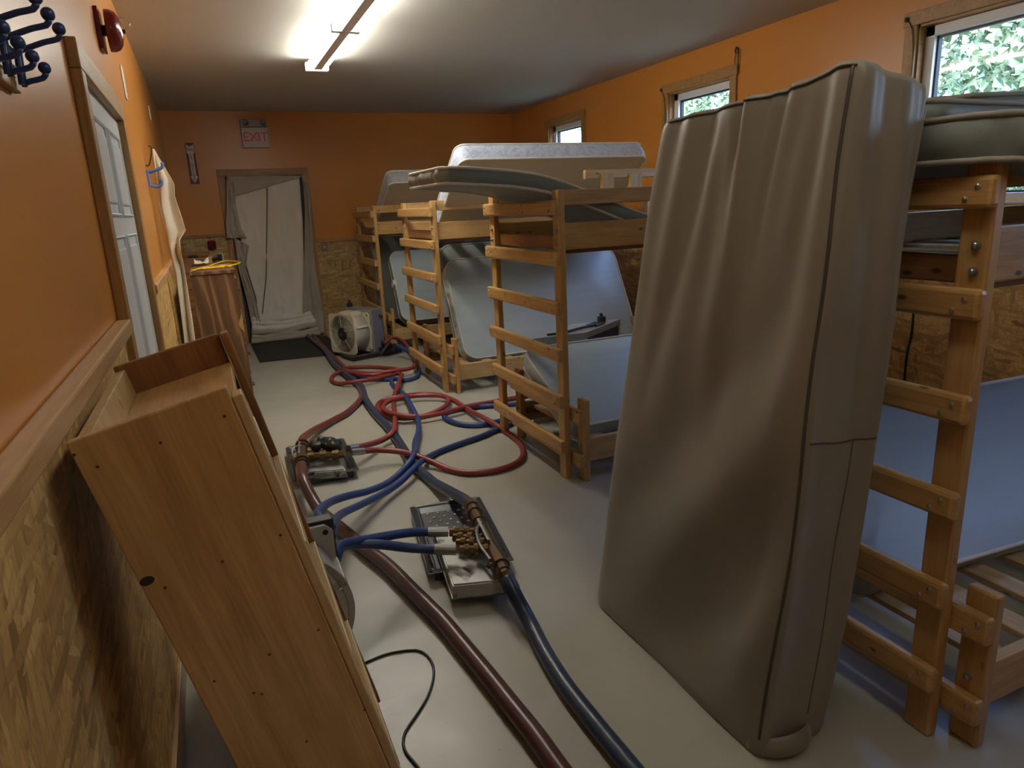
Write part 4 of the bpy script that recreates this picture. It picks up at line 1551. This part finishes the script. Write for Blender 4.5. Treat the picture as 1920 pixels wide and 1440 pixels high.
# drip tray under the far heater
def paint_tray(name, label, o, X, Lx, Wy, zoff=0.0, group='charcoal paint trays used as drip trays'):
    """roller tray: rim, sloping dimpled ramp and a well. X = direction of its length"""
    X = V(X).normalized()
    ang = math.atan2(X.y, X.x)
    t = thing(name, label, 'tray', (o[0], o[1], zoff), (0, 0, ang), group)

    def f(u, v):
        x, y = u * Lx, (v - 0.5) * Wy
        e = min(u * Lx, (1 - u) * Lx, v * Wy, (1 - v) * Wy)
        h = 0.012 + 0.03 * u
        z = h if e > 0.045 else h + (0.062 - h) * (1 - max(0.0, (e - 0.02)) / 0.025) if e > 0.02 else 0.062
        if e < 0.006:
            z = 0.052
        return V((x, y, z))
    bm = NB()
    us = [0, 0.008, 0.02, 0.034, 0.046, 0.10, 0.2, 0.4, 0.6, 0.8, 0.9, 0.954, 0.966, 0.98, 0.992, 1.0]
    vsl = [0, 0.012, 0.05, 0.075, 0.13, 0.2, 0.35, 0.5, 0.65, 0.8, 0.87, 0.925, 0.95, 0.988, 1.0]
    g = [[bm.verts.new(f(a, b)) for a in us] for b in vsl]
    for j in range(len(vsl) - 1):
        for i in range(len(us) - 1):
            bm.faces.new((g[j][i], g[j][i + 1], g[j + 1][i + 1], g[j + 1][i]))
    link('tray_pan', bm, M['tray_plastic'], t)
    add_solid(t.children[0], 0.003, -1)
    bm = NB()
    for i in range(7):
        for j in range(5):
            u = 0.5 + 0.062 * i
            v = 0.22 + 0.14 * j + 0.07 * (i % 2)
            if v < 0.85:
                ball(bm, f(u, v), 0.0095, 1, 1, 0.6, 8, 5)
    d = link('dimples', bm, M['steel'], t, smooth=True)
    d['kind'] = 'stuff'
    # tapering foot walls so that the rim is carried
    bm = NB()
    box(bm, (0.03, -Wy / 2 + 0.03, 0.0), (Lx - 0.03, -Wy / 2 + 0.036, 0.05))
    box(bm, (0.03, Wy / 2 - 0.036, 0.0), (Lx - 0.03, Wy / 2 - 0.03, 0.05))
    box(bm, (0.03, -Wy / 2 + 0.03, 0.0), (0.036, Wy / 2 - 0.03, 0.05))
    box(bm, (Lx - 0.036, -Wy / 2 + 0.03, 0.0), (Lx - 0.03, Wy / 2 - 0.03, 0.05))
    link('tray_foot', bm, M['tray_plastic'], t)
    return t


a0, a1, a2 = at(768, 950, 'z', 0.06), at(893, 938, 'z', 0.06), at(803, 1078, 'z', 0.05)
dirx = (a0 - a2).normalized()
perp = V((dirx.y, -dirx.x, 0))
Wt = abs((a1 - a0).dot(perp)) + 0.03
o2 = a2 + perp * Wt / 2
paint_tray('drip_tray', 'charcoal paint tray in mid floor under the navy hose manifold', o2, dirx, (a0 - a2).dot(dirx) + 0.01, Wt)
b0_, b1_, b2_ = at(541, 846, 'z', 0.06), at(640, 832, 'z', 0.06), at(543, 912, 'z', 0.0)
dir1 = V((0.04, 1, 0)).normalized()
paint_tray('drip_tray', 'charcoal paint tray on the floor under the maroon hose manifold', (0.725, 3.77, 0), dir1, 0.62, 0.37)
paint_tray('drip_tray', 'charcoal paint tray under the far fan heater beside the farthest bunk', (1.45, 7.14, 0), (0.88, 0.25, 0), 0.62, 0.34)


# inverted galvanised sheet pans
def sheet_pan(label, corners, h, zb):
    """corners: four floor-plan points"""
    t = thing('sheet_metal_pan', label, 'pan', (corners[0].x, corners[0].y, 0), group='galvanised pans beneath the hose manifolds')
    pts = [V((p.x, p.y)) for p in corners]
    c = sum(pts, V((0, 0))) / 4
    bm = NB()
    lo = [bm.verts.new((p.x, p.y, zb)) for p in pts]
    hi = [bm.verts.new((*(p + (c - p).normalized() * 0.012), zb + h)) for p in pts]
    bm.faces.new(hi)
    for i in range(4):
        bm.faces.new((lo[i], lo[(i + 1) % 4], hi[(i + 1) % 4], hi[i]))
    bmesh.ops.recalc_face_normals(bm, faces=bm.faces)
    bmesh.ops.bevel(bm, geom=[e for e in bm.edges if all(v in hi for v in e.verts)], offset=0.006, segments=2, affect='EDGES')
    o = link('pan_shell', bm, M['galv'], t, world=True)
    bm = NB()
    tube(bm, [(p.x, p.y, zb + 0.003) for p in pts], 0.004, 6, closed=True)
    link('rolled_rim', bm, M['galv'], t, smooth=True, world=True)
    return t


p_fl, p_fr = at(850, 1140, 'z', 0.012), at(968, 1128, 'z', 0.012)
dirp = dirx
sheet_pan('stained galvanised pan in mid floor under the navy hose manifold', [p_fl, p_fr, p_fr + dirp * 0.50, p_fl + dirp * 0.50], 0.055, 0.048)
q = at(556, 905, 'z', 0.02)
q2 = at(652, 898, 'z', 0.02)
sheet_pan('galvanised pan on the tray under the maroon hose manifold', [q, q2, q2 + dir1 * 0.40, q + dir1 * 0.40], 0.045, 0.03)


# ------------------------------------------------------------------ manifolds
def fitting_chain(bm, a, b, r):
    a, b = V(a), V(b)
    n = 7
    prof = [0.8, 1.25, 1.0, 1.4, 0.9, 1.3, 1.0, 1.2]
    for k in range(n):
        cyl(bm, a.lerp(b, k / n), a.lerp(b, (k + 1) / n), r * prof[k], 10 if k % 2 else 6)


def manifold(label, A, B, outs, r, mtl_main):
    """pipe from A to B; outs: list of (fraction, end point) branch fittings"""
    A, B = V(A), V(B)
    t = thing('hose_manifold', label, 'manifold', (A + B) / 2, group='brass hose manifolds')
    bm = NB()
    P = [(0, .9), (.06, .9), (.06, 1.25), (.12, 1.25), (.12, 1.0), (.2, 1.0), (.2, 1.15), (.26, 1.15), (.26, .95), (.68, .95), (.68, 1.15), (.74, 1.15), (.74, 1.3), (.86, 1.3), (.86, 1.0), (.93, 1.0), (.93, .8), (1, .8)]
    pts = [A.lerp(B, f) for f, _ in P]
    rad = [r * k for _, k in P]
    for i in range(1, len(pts)):
        if (pts[i] - pts[i - 1]).length < 1e-6:
            pts[i] = pts[i] + (B - A).normalized() * 0.0006
    link('main_pipe', tube(bm, pts, rad, 14), mtl_main, t, smooth=False, world=True)
    for f, E in outs:
        bm = NB()
        fitting_chain(bm, A.lerp(B, f), E, r * 0.66)
        link('branch_fitting', bm, M['brass'], t, world=True)
    # clamped lever handle over the pipe
    d = (B - A).normalized()
    side = V((d.y, -d.x, 0)).normalized()
    bm = NB()
    box(bm, (-0.09, -0.006, 0), (0.11, 0.006, 0.006), 0.002, Matrix.Translation(A.lerp(B, 0.45) + V((0, 0, r * 1.2)) + side * 0.012) @ Matrix((d, side, V((0, 0, 1)))).transposed().to_4x4())
    tube(bm, spline([A.lerp(B, .35) + V((0, 0, r)), A.lerp(B, .45) + side * 0.035 + V((0, 0, r * 1.3)), A.lerp(B, .62) + side * 0.05 + V((0, 0, r * 1.1)), A.lerp(B, .82) + side * 0.035 + V((0, 0, r * .8))], 0.02), 0.007, 8)
    link('lever', bm, M['steel'], t, world=True)
    for f, s_ in ((.5, .055), (.86, .05)):
        q = A.lerp(B, f) + side * s_ + V((0, 0, r * 0.6))
        bm = cyl(NB(), q - side * 0.015, q + side * 0.012, 0.008, 6)
        cyl(bm, q - V((0, 0, 0.014)), q + V((0, 0, 0.014)), 0.004, 6)
        link('wing_bolt', bm, M['rust'], t, world=True)
    return t


ZM = 0.16
mA, mB = at(884, 950, 'z', ZM), at(951, 1085, 'z', ZM - 0.01)
o1, o2_ = at(843, 998, 'z', ZM), at(862, 1031, 'z', ZM)
outs2 = [(0.40, o1), (0.50, at(850, 1008, 'z', ZM - .01)), (0.56, at(856, 1018, 'z', ZM - .01)), (0.64, o2_)]
manifold('bronze four-branch manifold on the galvanised pan in mid floor', mA, mB, outs2, 0.027, M['rust'])
nA, nB = at(567, 832, 'z', 0.14), at(566, 874, 'z', 0.13)
oo1, oo2 = at(642, 842, 'z', 0.13), at(646, 851, 'z', 0.13)
manifold('dark manifold with brass fittings joining the maroon and red hoses', nA, nB, [(0.42, oo1), (0.62, oo2)], 0.034, M['rust'])
# black rags on the farther manifold
bm = NB()
for k in range(7):
    q = at(590 + k * 7, 833 + (k % 2) * 4, 'z', 0.16)
    ball(bm, q, 0.032 + 0.008 * (k % 3), 1, 1, 0.9, 10, 7)
for v in bm.verts:
    v.co += V((nz(v.co, 25, 1), nz(v.co, 25, 4), nz(v.co, 25, 7))) * 0.022
tag(link('black_wrap', bm, M['black'], smooth=True), 'black cloth wrap heaped on the brass fittings of the farther manifold', 'wrap')

# ------------------------------------------------------------------ hoses
def hose(name, label, pts, r, mtl, cat='hose', group=None, ends=(), step=0.03):
    P = []
    for q in pts:
        if isinstance(q, Vector):
            P.append(q)
        else:
            u, v = q[0], q[1]
            z = q[2] if len(q) > 2 else 0.0
            P.append(at(u, v, 'z', max(r * 1.05, z + r)))
    S = spline(P, step)
    t = thing(name, label, cat, (P[0].x, P[0].y, 0), group=group)
    for p in S:
        p.z = max(p.z, r * 1.02)
    link('hose_body', tube(NB(), S, r, 12), mtl, t, smooth=True, world=True)
    for e in ends:                        # crimped steel ferrules: 0 start, -1 end
        if e == 0:
            a, b = S[0], S[min(len(S) - 1, 4)]
        else:
            a, b = S[-1], S[max(0, len(S) - 5)]
        d = (b - a).normalized()
        thick = r > 0.024
        link('ferrule', cyl(NB(), a - d * (0.02 if thick else 0.01), a + d * (0.05 if thick else 0.075), r * (1.06 if thick else 1.14), 14), M['rust'] if thick else M['steel'], t, smooth=False, world=True)
    return t


G1 = 'heating hoses on the floor'
RN = 0.028
hose('supply_hose', 'thick navy hose running from the far door to the mid-floor manifold',
     [(572, 626), (581, 633), (596, 646), (610, 658), (629, 683, .01), (654, 706, .01), (677, 725), (685, 748), (702, 773), (729, 802), (756, 841), (768, 864), (785, 881), (812, 904), (844, 922, .06), (872, 938, .11), (884, 950, .13)],
     RN, M['hose_navy'], group=G1, ends=(-1,))
hose('supply_hose', 'thick navy hose leaving the mid-floor manifold towards the bottom right foreground',
     [(950, 1084, .122), (957, 1098, .11), (968, 1120, .075), (983, 1148, .03), (1000, 1180, .004), (1022, 1224), (1060, 1285), (1110, 1350), (1180, 1436), (1250, 1520)], RN, M['hose_navy'], group=G1, ends=(0,))
hose('return_hose', 'thick dark red hose from the far door to the farther manifold',
     [(586, 628), (606, 650), (628, 672), (648, 692), (668, 716), (679, 735), (677, 748), (652, 773), (622, 790), (590, 806, .03), (568, 822, .10), (567, 832, .12)], 0.024, plain('dull_red_rubber', (0.14, 0.03, 0.028), 0.4, var=0.2), group=G1)
hose('return_hose', 'thick maroon hose from the farther manifold to the bottom foreground',
     [(566, 874, .11), (567, 895, .12), (575, 915, .09), (585, 934, .05), (602, 960, .01), (640, 992), (680, 1025), (730, 1064), (777, 1112), (827, 1162), (865, 1207), (910, 1262), (960, 1325), (1005, 1382), (1046, 1440), (1110, 1530)],
     0.031, M['hose_maroon'], group=G1)
RR_ = 0.0185
hose('red_hose', 'red hose from the farther manifold looping back past the far fan heater',
     [(655, 841, .11), (687, 835, .07), (719, 824, .03), (738, 808, .05), (741, 785, .03), (739, 765, .03), (738, 748), (743, 731, .04), (750, 710, .06), (753, 702, .05), (740, 701, .03), (706, 709, .03), (664, 716, .03), (633, 719), (622, 712), (626, 703), (642, 696, .03), (675, 702, .05), (715, 702, .04), (745, 693, .02), (725, 690), (680, 688), (646, 690, .03), (660, 697, .03), (700, 700, .05), (740, 695, .06), (768, 691, .05), (777, 684, .06), (773, 664, .06), (757, 641, .10), (738, 633, .16), (727, 638, .16), (721, 645, .12)],
     RR_, M['hose_red'], group=G1, ends=(0,))
hose('red_hose', 'red hose from the farther manifold coiled in rings before the second bunk',
     [(661, 848, .11), (708, 844, .08), (750, 847, .06), (781, 855, .05), (812, 867, .02), (844, 881), (880, 887), (930, 882), (967, 869), (981, 852), (974, 830), (950, 810), (917, 789, .03), (885, 772, .03), (862, 757), (845, 748), (826, 741), (790, 739), (745, 744, .02), (716, 752), (708, 765), (722, 777), (752, 784, .02), (795, 780), (830, 765, .02), (841, 751, .02), (828, 742, .03), (780, 742, .03), (740, 748, .04), (722, 757, .03), (720, 768, .03), (745, 778, .05), (790, 781, .03), (831, 774, .03), (872, 763, .03), (927, 753), (965, 746), (990, 742)],
     RR_, M['hose_red'], group=G1, ends=(0,))
hose('blue_hose', 'blue hose rising over the near heater and winding back to the far fan heater',
     [V((0.56, 2.36, 0.38)), (597, 967, .36), (603, 953, .30), (622, 940, .22), (652, 930, .15), (690, 921, .07), (727, 905, .02), (757, 880, .03), (776, 853, .06), (778, 830, .05), (785, 808, .03), (783, 786, .03), (772, 763, .05), (764, 748, .05), (754, 736), (740, 725), (734, 716), (738, 710), (758, 713), (779, 708), (786, 697), (782, 684), (776, 672, .02), (768, 660, .08), (745, 648, .12)],
     RR_, M['hose_blue'], group=G1)
hose('blue_hose', 'short blue hose strand beneath the far red loops',
     [(650, 700), (664, 706), (690, 711), (715, 711), (733, 712)], RR_, M['hose_blue'], group=G1)
hose('blue_hose', 'blue hose rising over the near heater and disappearing beneath the second bunk',
     [V((0.55, 2.31, 0.37)), (624, 985, .33), (630, 973, .24), (645, 961, .16), (677, 946, .09), (719, 925, .04), (750, 904, .03), (773, 881, .04), (792, 864, .03), (815, 851), (854, 835), (900, 819), (935, 804), (966, 790), (960, 783), (930, 791), (897, 797), (862, 795), (838, 786), (833, 776), (852, 769), (893, 763), (935, 760), (985, 756)],
     RR_, M['hose_blue'], group=G1)
hose('blue_hose', 'upper of two short blue hoses joining the near heater to the mid-floor manifold',
     [V((0.55, 2.305, 0.30)), (640, 1022, .26), (675, 1014, .23), (715, 1007, .20), (765, 999, .16), (805, 997, .14), (836, 997, .14)], RR_ * 1.05, M['hose_blue'], group=G1, ends=(-1,))
hose('blue_hose', 'lower of two short blue hoses joining the near heater to the mid-floor manifold',
     [V((0.55, 2.30, 0.27)), (640, 1025, .24), (670, 1021, .22), (715, 1021, .20), (765, 1027, .16), (815, 1030, .14), (850, 1031, .14)], RR_ * 1.05, M['hose_blue'], group=G1, ends=(-1,))
hose('power_cord', 'thin black power cord curling on the bare floor beside the leaning shelf unit',
     [(640, 1268), (660, 1254), (690, 1240), (720, 1228), (745, 1222), (780, 1219), (800, 1228), (812, 1248), (812, 1275), (800, 1310), (778, 1345), (760, 1372), (756, 1395), (764, 1415), (785, 1440), (800, 1470)], 0.0042, M['black'], 'cord')

# far heater's fittings tangle
bm = NB()
for (u, v, z) in ((722, 646, .12), (728, 652, .09), (736, 652, .08), (716, 656, .06), (726, 660, .05)):
    q = at(u, v, 'z', z)
    cyl(bm, q + V((-0.03, 0, 0)), q + V((0.04, 0.02, 0.02)), 0.024, 8)
cyl(bm, at(713, 664, 'z', 0.05), at(732, 640, 'z', 0.17), 0.016, 8)
cyl(bm, at(735, 658, 'z', 0.06), at(748, 645, 'z', 0.11), 0.014, 8)
tag(link('valve_cluster', bm, M['black']), 'dark valve fittings at the right foot of the far fan heater', 'valve')

# ------------------------------------------------------------------ heater box behind the second bunk
hb = thing('heater_cabinet', 'grey metal heater cabinet with dark open side, between second and third bunks', 'heater', (2.6, 4.6, 0))
c1, c2 = at(1097, 624, 'y', 4.2), at(1163, 599, 'y', 4.55)
zt = 0.60
A_ = at(1097, 625, 'z', zt)
B_ = at(1163, 599, 'z', zt)
Xd = V((-1, 0.02, 0)).normalized()
Bd = (B_ - A_)
Wl = 0.42
pl4 = [A_, B_, B_ + Xd * Wl, A_ + Xd * Wl]


def plan(bm, pts, z0, z1):
    return prism(bm, [(p.x, p.y) for p in pts], (0, 0, z0), (1, 0, 0), (0, 1, 0), (0, 0, 1), z1 - z0)


link('casing', plan(NB(), pl4, 0.0, zt), M['heater_metal'], hb, world=True)
nrm = V((Bd.y, -Bd.x, 0)).normalized()
f_a, f_b = A_.lerp(B_, 0.06), A_.lerp(B_, 0.92)
bm = prism(NB(), [(0, 0), ((f_b - f_a).length, 0), ((f_b - f_a).length, zt - 0.08), (0, zt - 0.08)], V((f_a.x, f_a.y, 0.04)) + nrm * 0.001, (f_b - f_a).normalized().to_3d(), (0, 0, 1), nrm, 0.004)
link('fin_opening', bm, M['dark_gap'], hb, world=True)
lid = link('lid', plan(NB(), [A_ + nrm * 0.012, B_ + nrm * 0.012, B_ + Xd * Wl, A_ + Xd * Wl], zt, zt + 0.008), M['heater_metal'], hb, world=True)
qc = A_.lerp(B_, 0.85) + Xd * 0.12
bm = NB()
cyl(bm, (qc.x, qc.y, zt + 0.008), (qc.x, qc.y, zt + 0.05), 0.032, 14)
cyl(bm, (qc.x, qc.y, zt + 0.05), (qc.x - 0.005, qc.y, zt + 0.075), 0.012, 10)
link('filler_cap', bm, M['black'], hb, world=True)
st = A_.lerp(B_, 0.45) + Xd * 0.05
bm = NB()
tube(bm, spline([(A_ + Xd * 0.36).lerp(B_, 0.1) + V((0, 0, 0.015)), (A_ + Xd * 0.24).lerp(B_, .12) + V((0, 0, 0.016)), (A_ + Xd * 0.16).lerp(B_, .3) + V((0, 0, 0.022)), st + V((0, 0, 0.02)), st + V((0.03, 0.06, 0.018))], 0.02), 0.009, 8)
box(bm, (-0.07, -0.045, 0), (0.07, 0.045, 0.012), 0.003, Matrix.Translation(st + V((0.03, 0.05, 0.009))) @ Matrix.Rotation(0.6, 4, 'Z'))
tag(link('strap', bm, M['black'], smooth=False), 'black strap and buckle lying on the grey heater cabinet lid', 'strap')

# care tag on the leaning far mattress
far_m = [o for o in bpy.data.objects if o.get('label', '').startswith('grey-green mattress with white care tag')][0]
tg = link('care_tag', box(NB(), (-0.004, -0.03, -0.05), (0.03, 0.03, 0.06), 0.002), M['white_cloth'], far_m)
tg.location = V((-0.85 - 0.018, 0.05, 0))
tg['label'] = 'white care tag'

# ------------------------------------------------------------------ ceiling lights
def ceiling_light(label, x, y0, y1, tm):
    t = thing('ceiling_light', label, 'ceiling light', (x, (y0 + y1) / 2, RH), group=None)
    zh = RH
    bm = NB()
    prism(bm, [(-0.050, 0), (0.050, 0), (0.030, -0.088), (-0.030, -0.088)], (x, y0, zh), (1, 0, 0), (0, 0, 1), (0, 1, 0), y1 - y0)
    link('housing', bm, M['lamp_body'], t, world=True)
    n = 2
    L = (y1 - y0) / n
    for k in range(n):
        for sx in (-1, 1):
            link('fluorescent_tube', cyl(NB(), (x + sx * 0.068, y0 + k * L + 0.05, zh - 0.058), (x + sx * 0.068, y0 + (k + 1) * L - 0.05, zh - 0.058), 0.0165, 14), tm, t, smooth=True, world=True)
    for k in range(n + 1):
        yy = y0 + k * L
        w = 0.028
        link('lamp_holder', box(NB(), (x - 0.088, yy - w, zh - 0.092), (x + 0.088, yy + w, zh - 0.035), 0.004), M['holder_glow'] if k == n else M['lamp_body'], t, world=True)
    return t


ceiling_light('long white twin-tube fluorescent fixture glowing on the ceiling', 1.285, 3.52, 5.97, M['tube'])
ceiling_light('second twin-tube fluorescent fixture nearer the camera, mirrored in the window glass', 1.30, -0.75, 1.65, M['tube_dim'])

# ------------------------------------------------------------------ outside
struct('ground', box(NB(), (RW + 0.2, -12, -0.6), (RW + 40, 30, -0.5)), M['grass'])


def tree(label, x, y, h, r, seed):
    rnd = random.Random(seed)
    t = thing('tree', label, 'tree', (x, y, -0.5), group='trees outside the windows')
    link('trunk', tube(NB(), [(0, 0, 0), (0.05, 0.05, h * 0.5), (0.0, 0.1, h * 0.9)], [0.16, 0.11, 0.04], 10), M['bark'], t, smooth=True)
    bm = NB()
    for k in range(600):
        a, b = rnd.uniform(0, 2 * math.pi), rnd.uniform(-1, 1)
        rad = r * rnd.uniform(0.3, 1.0) ** 0.5
        s_ = math.sqrt(1 - b * b)
        c = V((rad * s_ * math.cos(a), rad * s_ * math.sin(a), h * 0.55 + rad * b * 1.35))
        if c.z < 0.25:
            continue
        n = rnd.randint(9, 13)
        for j in range(n):
            d = V((rnd.gauss(0, 1), rnd.gauss(0, 1), rnd.gauss(0, .7))).normalized()
            q = c + d * rnd.uniform(0.05, 0.35)
            e1 = d.orthogonal().normalized() * rnd.uniform(0.04, 0.09)
            e2 = d.cross(e1).normalized() * rnd.uniform(0.03, 0.07)
            vs = [bm.verts.new(q + e1), bm.verts.new(q + e2 + d * 0.05), bm.verts.new(q - e1), bm.verts.new(q - e2 + d * 0.05)]
            bm.faces.new(vs)
    f = link('foliage', bm, M['leaf'], t)
    return t


tree_spots = [(9.4, 1.2, 5.6, 1.6), (9.8, 5.2, 6.0, 1.7), (10.0, 9.4, 6.0, 1.7), (10.0, 13.6, 5.6, 1.7), (14.6, 3.4, 7.8, 1.9), (14.8, 8.0, 7.8, 1.9), (14.8, 12.8, 7.8, 1.9), (13.0, 18.4, 7.0, 2.0)]
for k, (x, y, h, r) in enumerate(tree_spots):
    tree('bright leafy tree outside beyond the right wall windows', x, y, h, r, 40 + k)

# ------------------------------------------------------------------ light
w = bpy.data.worlds.new('sky')
bpy.context.scene.world = w
w.use_nodes = True
nt = w.node_tree
bg = nt.nodes['Background']
sky = nt.nodes.new('ShaderNodeTexSky')
sky.sky_type = 'NISHITA'
sky.sun_disc = False
sky.sun_elevation = math.radians(48)
sky.sun_rotation = math.radians(200)
sky.air_density = 1.0
sky.dust_density = 3.0
tint = mix(nt, 1.0, sky.outputs[0], (0.80, 0.95, 1.25), 'MULTIPLY')
nt.links.new(tint, bg.inputs['Color'])
bg.inputs['Strength'].default_value = 2.2
for k, (ya, yb) in enumerate(WINS):
    ld = bpy.data.lights.new('window_portal', 'AREA')
    ld.shape = 'RECTANGLE'
    ld.size, ld.size_y = yb - ya, WZ1 - WZ0
    ld.cycles.is_portal = True
    lo = bpy.data.objects.new('window_portal', ld)
    C.objects.link(lo)
    lo.location = (RW + 0.16, (ya + yb) / 2, (WZ0 + WZ1) / 2)
    lo.rotation_euler = Matrix(((0, 0, 1), (1, 0, 0), (0, 1, 0))).to_euler()
sd = bpy.data.lights.new('sun', 'SUN')
sd.energy = 7.0
sd.angle = 0.3
so = bpy.data.objects.new('sun', sd)
C.objects.link(so)
so.rotation_euler = (math.radians(18), math.radians(-42), 0)

sc = bpy.context.scene
sc.view_settings.view_transform = 'Standard'
sc.view_settings.look = 'None'
sc.view_settings.exposure = 0.2
sc.cycles.use_denoising = True
sc.cycles.max_bounces = 6
